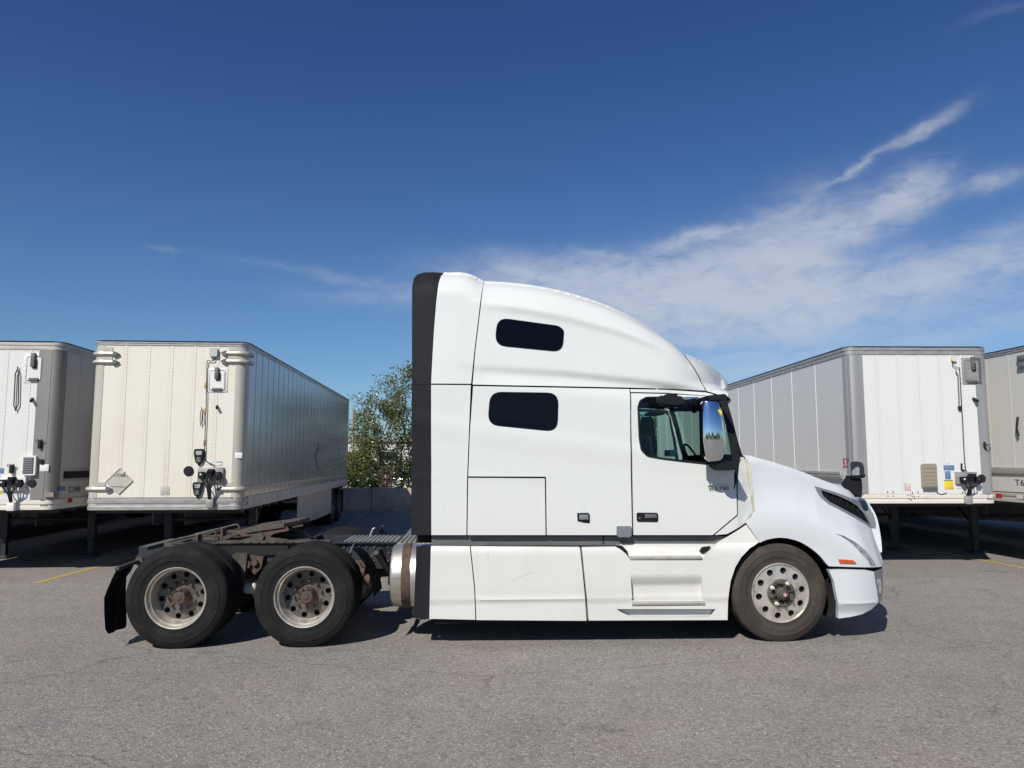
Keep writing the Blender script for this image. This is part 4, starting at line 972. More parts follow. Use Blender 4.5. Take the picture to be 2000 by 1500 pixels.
    for k in range(front_n+1):
        for dx in (-.03, .04) if 0 < k < front_n else ((.04,) if k == 0 else (-.03,)):
            z = z0+.02
            while z < z1: b.rivet((rc+k*pw+dx, -.0045 if dx > 0 and dx < .045 else 0, z), (0, -1, 0)); z += .058
    x = rc
    while x < Wt-rc:
        b.rivet((x, -.0125, z0-.02), (0, -1, 0)); b.rivet((x, -.002, z1-.03), (0, -1, 0)); x += .05
    for s, xs_, nn in ((0, -.0045, (-1, 0, 0)), (1, Wt+.0045, (1, 0, 0))):
        if sideribs:
            for k in range(n+1):
                z = z0+.02; y = rc+.05+k*side_step+.027
                if y > L: continue
                while z < z1: b.rivet((xs_, y, z), nn, .007); z += .055 if k < 8 else .11
        for zz in (z1-.035,):
            y = rc+.1
            while y < min(L, 6): b.rivet((xs_*0+(-.001 if s == 0 else Wt+.001), y, zz), nn); y += .06
    b.obj('rivets', MATS['rivet_grey'], r, kind='stuff', smooth=False)
    # landing gear, axles, wheels
    for x in (.45, Wt-.45):
        b = B(); b.box(x-.07, x+.07, gear_y-.07, gear_y+.07, .30, zb_+.03, .01); b.box(x-.05, x+.05, gear_y-.05, gear_y+.05, .05, .35)
        b.obj('landing_leg', frame_m, r)
        b = B(); b.box(x-.14, x+.14, gear_y-.16, gear_y+.16, .0, .05, .01); b.obj('landing_foot', frame_m, r)
        b = B(); b.tube([(x, gear_y, .55), (x+(.35 if x < 1 else -.35), gear_y+.05, zb_)], .025, 6); b.tube([(x, gear_y, .55), (x, gear_y+.8, zb_)], .025, 6); b.obj('brace', frame_m, r)
    B().tube([(.45, gear_y, .75), (Wt-.45, gear_y, .75)], .03, 8).obj('cross_shaft', frame_m, r)
    b = B()
    for k in range(int(L/.6)): b.box(.05, Wt-.05, .3+k*.6, .36+k*.6, zb_-.07, zb_+.03)
    b.box(Wt/2-.5, Wt/2+.5, .3, 1.4, zb_-.03, zb_+.02); b.obj('floor_beams', frame_m, r, smooth=False)
    ya = [L-1.35, L-2.6][:axles]
    b = B(); b.box(.75, .85, L-3.6, L-.3, .75, zb_+.02); b.box(Wt-.85, Wt-.75, L-3.6, L-.3, .75, zb_+.02)
    for y in ya: b.tube([(.3, y, .5), (Wt-.3, y, .5)], .07, 8)
    b.obj('bogie', frame_m, r)
    for y in ya:
        for s in (0, 1):
            for k in (0, 1):
                w = wheel(.03+k*.32 if s == 0 else Wt-.03-k*.32, y, .51, 'plain', r, far=False)
                w.rotation_euler = (0, 0, -math.pi/2*0) if 0 else (0, 0, -math.pi/2 if s == 0 else math.pi/2)
    for s in (0, 1):
        xx = .05 if s == 0 else Wt-.6
        B().box(xx, xx+.55, L-.5, L-.49, .25, .95).obj('mud_flap', black, r)
    if skirt:
        y0, y1, mt = skirt
        for xx in (.01, Wt-.03):
            m_ = max(1, int((y1-y0)/2.0))
            for k in range(m_):
                a, c = y0+(y1-y0)*k/m_, y0+(y1-y0)*(k+1)/m_
                b = B(); b.prism([(a+.004, zb_), (a+.004, .38 if k else .45), (c-.004, .38), (c-.004, zb_)], xx, xx+.02, 'x'); b.obj('side_skirt', mt, r, smooth=False)
    return r, fr
def bx(fr, r, px, depth, mat, name, bev=.004, y=-.002, rnd=0, smooth=True):
    """box on the front wall between two pixels, standing proud by depth"""
    (a, c), (d, e) = fr.at(px[0], px[1], 0), fr.at(px[2], px[3], 0)
    x0, x1, z0, z1 = min(a, d), max(a, d), min(c, e), max(c, e); b = B()
    if rnd: b.prism(rounded([(x0, z0), (x1, z0), (x1, z1), (x0, z1)], rnd), y-depth, y)
    else: b.box(x0, x1, y-depth, y, z0, z1, min(bev, depth*.4))
    return b.obj(name, mat, r, smooth=smooth)
def tb(fr, r, pts, rad_, mat, name, y=-.03, n=6):
    return B().tube([(*fr.at(p[0], p[1], y)[:1], (p[2] if len(p) > 2 else y), fr.at(p[0], p[1], y)[1]) for p in pts], rad_, n).obj(name, mat, r)
def rnd_disc(fr, r, px, py, rr, mat, name, d=.03):
    x, z = fr.at(px, py, 0); b = B(); b.lathe([(-d, 0), (-d, rr*.55), (-d*.75, rr*.62), (-d*.9, rr*.8), (-d*.6, rr*.95), (0, rr)], (x, 0, z), 'y', 24); return b.obj(name, mat, r)
def lampo(fr, r, px, py, sc=1.0):
    x, z = fr.at(px, py, 0); k = .13*sc
    b = B(); b.prism(rounded([(x-.08*sc, z+k), (x+.08*sc, z+k), (x+.085*sc, z+.4*k), (x+.045*sc, z-.9*k), (x-.045*sc, z-.9*k), (x-.085*sc, z+.4*k)], .04), -.05, .0)
    o = b.obj('lamp', black, r)
    b = B(); b.prism(rounded([(x-.055*sc, z+.75*k), (x+.055*sc, z+.75*k), (x+.04*sc, z+.2*k), (x-.04*sc, z+.2*k)], .02), -.056, -.05); b.obj('lamp_lens', lens, o)
    b = B(); b.prism(rounded([(x-.035*sc, z-.05*k), (x+.035*sc, z-.05*k), (x+.03*sc, z-.7*k), (x-.03*sc, z-.7*k)], .015), -.058, -.05); b.obj('lamp_bracket', band, o)
    b = B(); b.prism(rounded([(x-.02, z-.85*k), (x+.02, z-.85*k), (x+.012, z-1.15*k), (x-.012, z-1.15*k)], .008), -.035, 0); b.obj('lamp_foot', seam, o); return o
def hatch(fr, r, px, mat, latch, door=None):
    x0, y0, x1, y1 = px
    h = bx(fr, r, px, .008, mat, 'hatch')
    w_, h_ = x1-x0, y1-y0
    bx(fr, h, (x0+w_*.18, y0+h_*.12, x1-w_*.16, y1-h_*.10), .016, door or mat, 'hatch_door', rnd=.03)
    (a, c), (d, e) = fr.at(x0+w_*.14, y0+h_*.09), fr.at(x1-w_*.12, y1-h_*.07)
    ol = rounded([(a, c), (d, c), (d, e), (a, e)], .04)
    B().tube([(p[0], -.012, p[1]) for p in ol+ol[:2]], .004, 5, cap=False).obj('hatch_gasket', band, h)
    bx(fr, h, (x0+w_*.42, y0-1, x0+w_*.58, y0+h_*.46), .05, latch, 'hatch_latch', y=-.012)
    bx(fr, h, (x0+w_*.5, y0+h_*.2, x0+w_*.66, y0+h_*.5), .035, seam, 'hatch_handle', y=-.012)
    bx(fr, h, (x0+w_*.26, y1-h_*.17, x1-w_*.26, y1-h_*.07), .03, latch, 'hatch_hinge', y=-.012)
    b = B()
    for k in range(6):
        for xx in (x0+1.5, x1-1.5):
            p = fr.at(xx, y0+2+(h_-4)*k/5); b.rivet((p[0], -.011, p[1]), (0, -1, 0), .007, .005)
    b.obj('hatch_rivets', seam, h, kind='stuff'); return h
def gladhands(fr, r, cx_, cy_, bx_, by_, plate, pm, hoses=True):
    p = bx(fr, r, plate, .05, pm, 'connector_plate')
    x0, y0, x1, y1 = plate
    w_ = x1-x0
    c = fr.at(cx_, cy_, 0); b = B(); b.lathe([(-.13, 0), (-.13, .045), (-.10, .05), (-.10, .065), (-.05, .06)], (c[0], 0, c[1]), 'y', 16); b.obj('power_socket', black, p)
    bx(fr, p, (cx_-2, cy_-9, cx_+8, cy_-2), .12, black, 'socket_lid', y=-.03)
    for dx, mt in ((-.32, black), (.34, rust)):
        q = fr.at(cx_+dx*w_, cy_+3, 0); b = B(); b.prism(rounded([(q[0]-.05, q[1]+.05), (q[0]+.04, q[1]+.06), (q[0]+.06, q[1]-.02), (q[0]+.02, q[1]-.08), (q[0]-.04, q[1]-.05)], .02), -.13, -.05); b.obj('air_coupling', black, p)
        bx(fr, p, (cx_+dx*w_-2, cy_+0, cx_+dx*w_+1.5, cy_+3), .14, mt if dx > 0 else paper, 'coupling_seal', y=-.0)
    hs = ((-.30, .011), (-.08, .013), (.03, .013), (.16, .010), (.30, .011))
    for i, (dx, rr) in enumerate(hs):
        tb(fr, r, [(cx_+dx*w_, cy_+3, -.11), (cx_+dx*w_*.95, cy_+12, -.15), (bx_+dx*10, (cy_+by_)/2+4, -.14), (bx_+dx*8, by_, -.09)], rr, black if i != 2 else seam, 'hose')
    bx(fr, r, (bx_-6, by_, bx_+7, by_+16), .10, pm, 'hose_box'); return p
rivm = M('rivet_grey', (.30, .29, .27), .5, .4)
railm = M('aged_aluminium', (.42, .41, .385), .40, .45, layers=[((.25,.24,.22), 5, (1,1,3), .4, .75, .7)])
postm = M('stainless_corner', (.27, .255, .235), .42, .45, layers=[((.34,.32,.29), 3, (1,1,.2), .4, .75, .7)])
post_c = M('galvanised_corner', (.42, .415, .405), .38, .45, layers=[((.29,.29,.29), 3, (1,1,.15), .4, .75, .6)])
dirtyrail = M('stained_rail', (.42, .40, .36), .5, .2, layers=[((.60,.57,.50), 3, (.5,.5,2), .45, .7, .7), ((.22,.18,.14), 9, (1,1,1), .55, .8, .6)])
whiterail = M('white_painted_rail', (.66, .62, .55), .5, layers=[((.45,.36,.27), 4, (1,1,1), .5, .8, .6), ((.16,.09,.06), 16, (1,1,1), .66, .82, .7)])
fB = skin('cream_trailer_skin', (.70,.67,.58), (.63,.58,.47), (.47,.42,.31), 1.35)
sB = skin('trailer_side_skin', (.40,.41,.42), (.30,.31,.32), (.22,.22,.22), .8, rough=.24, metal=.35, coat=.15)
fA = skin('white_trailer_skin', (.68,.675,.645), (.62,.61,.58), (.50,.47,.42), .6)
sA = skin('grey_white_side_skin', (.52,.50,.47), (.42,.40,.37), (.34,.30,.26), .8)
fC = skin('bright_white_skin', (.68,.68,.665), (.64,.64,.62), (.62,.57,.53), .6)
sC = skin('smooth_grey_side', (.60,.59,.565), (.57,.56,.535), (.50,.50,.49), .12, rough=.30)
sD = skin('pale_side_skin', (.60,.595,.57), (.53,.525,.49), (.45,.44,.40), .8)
posB = M('dull_cream_corner', (.50,.475,.41), .42, .2, layers=[((.40,.37,.31), 3, (1,1,.2), .4, .75, .7)])
skm = M('trailer_skirt', (.34, .33, .32), .4, layers=[((.20,.18,.16), 3, (1,1,.3), .45, .8, .8)])
strip = M('seam_strip_white', (.72, .72, .72), .4)

# --- cream trailer left of the tractor
yB = rad(4.4)
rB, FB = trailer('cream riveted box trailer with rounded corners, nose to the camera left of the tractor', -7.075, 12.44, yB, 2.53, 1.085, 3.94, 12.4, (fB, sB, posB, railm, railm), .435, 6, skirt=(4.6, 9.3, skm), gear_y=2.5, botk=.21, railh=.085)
for (a, c, s) in ((188, 691, 0), (187, 707, 0), (177, 955.5, 0), (441, 690, 1), (440, 706, 1), (433, 955.5, 1)):
    z = FB.at(a, c, 0)[1]; Wt = 2.53
    def bumper_path(off, zz):
        p = [(.13-(.13+off)*math.cos(t), .13-(.13+off)*math.sin(t)) for t in np.linspace(-.0, math.pi/2, 7)]
        p = [(-off, .30)] + p + [(.33, -off)]
        return [((Wt-x) if s else x, y, zz) for x, y in p]
    b = B(); rows = [bumper_path(o, z+h) for o, h in ((0, .038), (.035, .036), (.05, .012), (.05, -.010), (.025, -.034), (0, -.038))]
    b.grid(rows); o = b.obj('corner_bumper', posB, rB, ang=40, recalc=True)
    b = B(); xx = .33; f = (lambda x: Wt-x) if s else (lambda x: x)
    b.prism([(f(.33), z-.045), (f(.33), z+.045), (f(.38), z+.03), (f(.43), z), (f(.38), z-.035)], -.05, 0); b.obj('bumper_end', band, o)
    b = B(); b.box(*sorted((f(.15), f(.31))), -.012, 0, z+.05, z+.115); b.obj('bumper_plate', posB, o)
hatch(FB, rB, (405, 719, 444, 766), wht_s, band, wht_s)
q = bx(FB, rB, (411, 680, 426, 697), .06, MATS['white_sticker'] if 0 else band, 'light_box', rnd=.02)
M('pale_box', (.46,.46,.42), .5); q.data.materials[0] = MATS['pale_box']
tb(FB, rB, [(419,697),(420,701),(416,705),(411,705),(406,704),(404.5,706),(403.5,740),(402.5,800),(400.5,850),(399.5,884),(399,898),(410,905),(419,909),(415,920)], .007, seam, 'cable')
for yy in (746.5, 797.5, 858.5):
    bx(FB, rB, (399.5-(yy-746)*.02, yy, 403-(yy-746)*.02, yy+11), .012, M('orange_tape', (.50,.30,.12), .6) if yy < 750 else MATS['orange_tape'], 'tape')
tb(FB, rB, [(393.5,795),(393.5,801),(391.5,806),(391,822),(392,828),(392.5,833)], .006, seam, 'grab_handle'); tb(FB, rB, [(393.5,801),(396,806),(396,824),(393,828)], .006, seam, 'grab_handle')
q = FB.at(424, 795.5); b = B(); b.tube([(q[0], 0, q[1]+.02), (q[0]+.02, -.08, q[1]-.02)], .022, 8); b.obj('rubber_stop', seam, rB)
rnd_disc(FB, rB, 368.5, 920, .085, seam, 'round_vent')
lampo(FB, rB, 390, 892); lampo(FB, rB, 387, 956, .95)
for px, mt in (((402,901,414,908), wht_s), ((422,901,434.5,909), wht_s), ((459,884,473,895), wht_s)): bx(FB, rB, px, .002, mt, 'sticker', y=-.006)
bx(FB, rB, (422.3,901.2,434,903.5), .003, blue_s, 'sticker', y=-.006)
bx(FB, rB, (314,950,331,967), .003, M('faded_patch', (.42,.40,.36), .6), 'sticker')
gladhands(FB, rB, 413, 925, 412, 975, (388, 912.5, 437, 942), M('grey_plate', (.34,.33,.30), .5, .3, layers=[((.22,.2,.17), 8, (1,1,1), .4, .8, .7)]))
dm = M('placard_grey', (.50,.48,.42), .45, .2, layers=[((.40,.37,.31), 5, (1,1,1), .4, .8, .7)])
dp = [FB.at(*p) for p in ((235,914.5),(259.5,939),(232.5,965),(207,941))]
o = B().prism(dp, -.012, 0).obj('placard_holder', dm, rB)
for f0, f1 in ((0, 1), (1, 2), (2, 3), (3, 0)):
    B().tube([(dp[f0][0], -.012, dp[f0][1]), (dp[f1][0], -.012, dp[f1][1])], .009, 6).obj('placard_edge', dm, o)
for pa, pb in (((219,929),(250,930)),((217,950),(247,951)),((226,925),(239,927))): tb(FB, o, [pa, pb], .005, band, 'placard_rib', y=-.016)
bx(FB, o, (236,921,244,927), .03, dm, 'placard_clip')
# base rail grid of the side and the diamond on the far part of the side
Wt = 2.53
for k in range(27):
    y = .3+k*.435; b = B(); b.box(Wt+.012, Wt+.018, y, y+.40, 1.085+.055, 1.085+.205); b.obj('base_rail_panel', sA, rB, smooth=False)
b = B(); b.box(Wt+.004, Wt+.03, .2, 12.3, 1.40, 1.47); b.obj('rub_rail', railm, rB)
q = FB; b = B(); yy = 6.9; b.prism([(yy, 2.35), (yy+.34, 2.0), (yy, 1.62), (yy-.34, 2.0)], Wt, Wt+.01, 'x'); b.obj('placard_holder', band, rB)
b = B(); b.prism([(yy, 2.27), (yy+.27, 2.0), (yy, 1.70), (yy-.27, 2.0)], Wt+.01, Wt+.013, 'x'); b.obj('placard_face', sB, rB)

# --- white trailer at the left edge
yA = rad(5.0)
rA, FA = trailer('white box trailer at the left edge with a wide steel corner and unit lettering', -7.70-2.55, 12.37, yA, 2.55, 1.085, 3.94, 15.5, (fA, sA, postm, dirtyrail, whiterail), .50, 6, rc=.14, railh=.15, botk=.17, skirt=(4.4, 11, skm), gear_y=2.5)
b = B(); z0 = 1.26
b.box(2.55-.36, 2.55-.15, -.012, -.001, z0, 3.94-.15); b.obj('corner_plate', postm, rA)
hatch(FA, rA, (49, 691, 85, 748), fA, band)
tb(FA, rA, [(34.5,716),(34.5,722),(37,730),(35.5,790),(31,799)], .009, seam, 'tool_tube'); tb(FA, rA, [(34,722),(30,730),(27,792),(30,800),(30.5,803)], .009, seam, 'tool_tube')
q = FA.at(63, 781); b = B(); b.tube([(q[0], 0, q[1]+.02), (q[0]+.03, -.09, q[1]-.03)], .025, 8); b.obj('rubber_stop', seam, rA)
v = bx(FA, rA, (48.5,890,72.5,928), .07, wht_s, 'grille_box', rnd=.02)
bx(FA, v, (51,893,69,925), .005, band, 'grille', y=-.074)
for k in range(7): bx(FA, v, (51,894.5+k*4.4,69,896.5+k*4.4), .008, hgrey, 'louvre', y=-.079)
rnd_disc(FA, rA, 63.5, 944, .075, seam, 'round_vent')
for cx_, cy_ in ((24.5, 912), (80, 864)):
    for dx in (-4, 4):
        q = FA.at(cx_+dx, cy_-3); B().tube([(q[0]+.025*math.cos(t), -.05, q[1]+.02*math.sin(t)) for t in np.linspace(0, 6.283, 10)], .006, 5, cap=False).obj('valve_handle', seam, rA)
    bx(FA, rA, (cx_-2.5, cy_-4, cx_+2.5, cy_+12), .06, seam, 'valve')
bx(FA, rA, (80,897,86,906), .04, seam, 'hook'); bx(FA, rA, (79,907,95.5,920.5), .003, wht_s, 'sticker', y=-.014)
bx(FA, rA, (-6,914,7.5,924.5), .003, blue_s, 'sticker'); bx(FA, rA, (-8,948,3.5,965), .003, yel_s, 'sticker'); bx(FA, rA, (6.5,958,17.5,966.5), .003, wht_s, 'sticker')
gladhands(FA, rA, 27, 940, 26, 981, (5, 932, 52, 958), wht_s)
lo = B(); q = FA.at(98, 966); lo.prism(rounded([(q[0]-.08, q[1]+.04), (q[0]+.07, q[1]+.04), (q[0]+.08, q[1]-.04), (q[0]-.08, q[1]-.04)], .02), -.04, 0); lo.obj('marker_light', chrome, rA)
Wt = 2.55
b = B(); b.box(Wt+.0, Wt+.04, .30, 15, 1.60, 1.72, .008); b.obj('rub_rail', seam, rA)
b = B(); b.box(Wt+.0, Wt+.016, .22, 15, 1.27, 1.55); b.obj('logistic_panel', sA, rA)
text('lettering', 'TCI1840', .15, ink, rA, (Wt+.0185, (FA.side(130,956,Wt)[0]+FA.side(155,956,Wt)[0])/2, FA.side(142,956,Wt)[1]), (math.pi/2, 0, math.pi/2), width=FA.side(155,956,Wt)[0]-FA.side(130,956,Wt)[0])
b = B(); b.box(Wt+.0165, Wt+.018, FA.side(113,957,Wt)[0], FA.side(126,957,Wt)[0], 1.39, 1.47); b.obj('sticker', blue_s, rA)
for k in range(10):
    y = .30+k*.72
    for j, mt in ((0, whl), (1, redl)): B().box(Wt+.014, Wt+.017, y+j*.17, y+j*.17+.165, 1.175, 1.245).obj('reflector_tape', mt, rA, smooth=False)

# --- white trailer right of the tractor
yC = rad(1.2)
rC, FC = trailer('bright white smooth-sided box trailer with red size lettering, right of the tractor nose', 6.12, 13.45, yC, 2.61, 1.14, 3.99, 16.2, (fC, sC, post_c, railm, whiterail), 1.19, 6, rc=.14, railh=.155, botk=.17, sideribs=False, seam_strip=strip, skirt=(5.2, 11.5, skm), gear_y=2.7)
for x0, x1 in ((.14, .28), (2.61-.26, 2.61-.14)): B().box(x0, x1, -.010, -.001, 1.32, 3.83).obj('corner_plate', post_c, rC)
b = B(); b.tube([(.035, .035, 1.3), (.035, .035, 3.82)], .018, 8); b.obj('corner_bead', postm, rC)
hatch(FC, rC, (1876.5, 698.5, 1918, 751), hgrey if 0 else railm, band, railm)
bx(FC, rC, (1856,695,1865,706), .05, M('ivory_lamp', (.66,.60,.46), .5), 'light_box', rnd=.015)
tb(FC, rC, [(1860,706),(1861,714),(1867,717),(1874,718),(1876,750),(1878,792),(1880.5,830),(1882,866),(1884,900),(1886,918),(1893,926)], .007, seam, 'cable')
tb(FC, rC, [(1867,723),(1868,728),(1871,733),(1873.5,790),(1873,800)], .010, M('steel_blue_rod', (.10,.13,.16), .5), 'tool_tube'); bx(FC, rC, (1870,793,1875.5,801), .04, seam, 'tool_tube_end')
q = FC.at(1901, 781); b = B(); b.tube([(q[0], 0, q[1]+.02), (q[0]+.02, -.09, q[1]-.03)], .03, 8); b.obj('rubber_stop', seam, rC)
v = bx(FC, rC, (1797,905.5,1829,955.5), .05, M('tan_plastic', (.29,.255,.19), .5), 'document_box', rnd=.05)
for k in range(5): bx(FC, v, (1801,913+k*7.5,1825,914.6+k*7.5), .006, MATS['tan_plastic'], 'box_rib', y=-.052)
bx(FC, v, (1799.5,949.5,1828,955), .012, band, 'box_lip', y=-.052)
bx(FC, rC, (1842.5,908.5,1864,918.5), .003, blue_s, 'sticker'); bx(FC, rC, (1845,920,1857,936), .003, blue_s, 'sticker'); bx(FC, rC, (1844,939.5,1862.5,955.5), .003, yel_s, 'sticker'); bx(FC, rC, (1843.5,938,1861,939.5), .004, ink, 'sticker')
bx(FC, rC, (1846,899.5,1855,904.5), .003, wht_s, 'sticker'); bx(FC, rC, (1866,944,1877,954), .003, wht_s, 'sticker'); bx(FC, rC, (1898,944,1905,951), .003, wht_s, 'sticker')
bx(FC, rC, (1766,944,1779,959), .002, M('faded_red_patch', (.60,.44,.38), .6, layers=[((.70,.66,.62), 30, (1,1,3), .5, .6, .8)]), 'sticker')
gladhands(FC, rC, 1889, 934, 1887, 968, (1863.5, 921.5, 1906, 945), railm)
tb(FC, rC, [(1878,905),(1878,916),(1884,920)], .016, seam, 'valve'); rnd_disc(FC, rC, 1917, 934.5, .075, seam, 'round_vent')
tb(FC, rC, [(1923,863),(1923,872),(1925,876)], .02, seam, 'hook'); tb(FC, rC, [(1925,868),(1935,869)], .008, seam, 'hook'); tb(FC, rC, [(1925,874),(1928,880),(1934,879),(1934,873)], .008, seam, 'hook')
random.seed(5); b = B()
for (a, c) in ((1733.5,961),(1744.5,961),(1782,962),(1793,961),(1880,962),(1734,969),(1745,969),(1773,967),(1778,967),(1782,969),(1794,970),(1776,974),(1780,976),(1786,973),(1786,970),(1930,971)):
    p = FC.at(a, c, -.014); b.lathe([(-.018, 0), (-.018, .010), (-.012, .012)], (p[0], 0, p[1]), 'y', 6)
b.obj('rust_bolts', rust, rC, kind='stuff')
tb(FC, rC, [(1830,962),(1838,966),(1849,963)], .006, rust, 'scrape', y=-.014)
b = B(); b.box(-.055, -.006, .35, 16, 1.565, 1.70, .012); b.box(-.062, -.055, .35, 16, 1.60, 1.615); b.box(-.062, -.055, .35, 16, 1.65, 1.665); b.obj('rub_rail', railm, rC)
text('lettering', "53'", .24, redink, rC, (-.0085, (FC.side(1647,905,0)[0]+FC.side(1659,905,0)[0])/2, FC.side(1653,905,0)[1]), (math.pi/2, 0, -math.pi/2), width=abs(FC.side(1647,905,0)[0]-FC.side(1659,905,0)[0]))

# --- right edge
yD = rad(3.0)
rD, FD = trailer('pale riveted trailer mostly outside the right edge of the photograph', 9.33, 13.0, yD, 2.55, 1.14, 3.99, 16.2, (fA, sD, postm, railm, dirtyrail), .60, 6, skirt=(5.2, 11, skm), gear_y=2.7)
for z in (3.77, 3.63): 
    b = B(); b.box(-.06, .0, .02, .50, z-.05, z+.05, .02); b.obj('corner_bumper', hgrey, rD)
b = B(); b.box(-.045, -.006, .35, 16, 1.66, 1.78, .01); b.obj('rub_rail', railm, rD)
b = B(); b.box(-.02, -.002, .3, 16, 1.33, 1.60); b.obj('logistic_panel', sD, rD)
text('lettering', 'T6', .155, ink, rD, (-.0225, FD.side(1993,957,0)[0]-.02, 1.50), (math.pi/2, 0, -math.pi/2), width=.24)
for k in range(10):
    y = .45+k*.72
    for j, mt in ((0, redl), (1, whl)): B().box(-.017, -.014, y+j*.17, y+j*.17+.165, 1.21, 1.28).obj('reflector_tape', mt, rD, smooth=False)
b = B(); b.tube([(-.03, .6, 2.7), (-.05, .62, 2.5), (-.04, .6, 2.35)], .02, 6); b.obj('hook', seam, rD)

# neighbours in the same row, outside the frame but closing the dark space under the trailers
trailer('box trailer beyond the left edge, seen only underneath the white trailer', -13.75, 12.3, rad(5.0), 2.55, 1.085, 3.94, 15.5, (fA, sA, posB, railm, railm), 1.2, 3, skirt=(4.4, 11, skm), gear_y=2.5, sideribs=False)
trailer('box trailer two places beyond the left edge, seen only underneath', -17.1, 12.2, rad(5.0), 2.55, 1.085, 3.94, 15.5, (fA, sA, posB, railm, railm), 1.2, 3, skirt=(4.4, 11, skm), gear_y=2.5, sideribs=False)
trailer('box trailer beyond the right edge, seen only underneath the pale riveted one', 12.55, 13.0, rad(3.0), 2.55, 1.14, 3.99, 15.5, (fA, sD, postm, railm, railm), 1.2, 3, skirt=(4.4, 11, skm), gear_y=2.7, sideribs=False)

# ------------------------------------------------------------------ barrier blocks
def barrier(x, y, L=3.0, lab=''):
    r = empty('concrete_barrier', (x, y, 0), 0, label=lab, cat='barrier', group='concrete barrier blocks along the back of the yard')
    b = B(); prof = [(-.30, 0), (-.30, .10), (-.22, .28), (-.17, .86), (-.15, .88), (.15, .88), (.17, .86), (.22, .28), (.30, .10), (.30, 0)]
    b.prism(prof, .012, L-.012, 'x'); bmesh.ops.subdivide_edges(b.bm, edges=[e for e in b.bm.edges if abs(e.verts[0].co.x-e.verts[1].co.x) > 1], cuts=8)
    rs_ = random.Random(int(x*10))
    for v in b.bm.verts: v.co += Vector((0, rs_.uniform(-.006, .006), rs_.uniform(-.008, .008) if v.co.z > .5 else 0))
    b.obj('block', concrete, r, ang=20); 
    
    return r
k0 = G(728, 1000)[0]
visl = {-2: 'concrete barrier block mostly hidden behind the rear wheels of the cream trailer', 1: 'concrete barrier block hidden behind the sleeper of the white tractor', 2: 'concrete barrier block behind the tractor door, glimpsed under the cab', -1: 'concrete barrier block under the bushes, right beside the cream trailer rear', 0: 'shadowed concrete barrier block below the leafy tree, next to the black cab edge'}
i = 0
for k in range(-12, 14):
    if k in visl: barrier(k0+k*3.0, 27.75 + .02*(k % 3), 3.0, visl[k])

# ------------------------------------------------------------------ trees and shrubs
barkm = M('tree_bark', (.060, .050, .042), .9, layers=[((.12,.10,.085), 12, (1,1,.3), .45, .75, .7)])
def leafmat(name, c, c2, tr=.4):
    m = bpy.data.materials.new(name); m.use_nodes = True; n = N(m.node_tree); m.node_tree.nodes.clear()
    gi = n.new('ShaderNodeNewGeometry'); f = n.ramp(gi.outputs['Random Per Island'], 0, 1); col = n.mix(f, c, c2)
    d = n.new('ShaderNodeBsdfDiffuse'); n.put(d.inputs[0], col)
    t = n.new('ShaderNodeBsdfTranslucent'); n.put(t.inputs[0], n.mix(1.0, col, (1.2, 1.3, .6), 'MULTIPLY'))
    gl = n.new('ShaderNodeBsdfGlossy'); gl.inputs['Roughness'].default_value = .35
    a = n.new('ShaderNodeMixShader'); a.inputs[0].default_value = tr; n.put(a.inputs[1], d.outputs[0]); n.put(a.inputs[2], t.outputs[0])
    bb = n.new('ShaderNodeMixShader'); bb.inputs[0].default_value = .06; n.put(bb.inputs[1], a.outputs[0]); n.put(bb.inputs[2], gl.outputs[0])
    o = n.new('ShaderNodeOutputMaterial'); n.put(o.inputs[0], bb.outputs[0]); return m
leaf1 = leafmat('olive_leaves', (.11, .135, .05), (.20, .215, .085)); leaf2 = leafmat('yellow_green_leaves', (.15, .18, .045), (.28, .27, .06))
leaf3 = leafmat('dark_leaves', (.05, .075, .03), (.09, .115, .05)); leaf4 = leafmat('brown_twigs', (.11, .075, .06), (.17, .12, .09), .2)
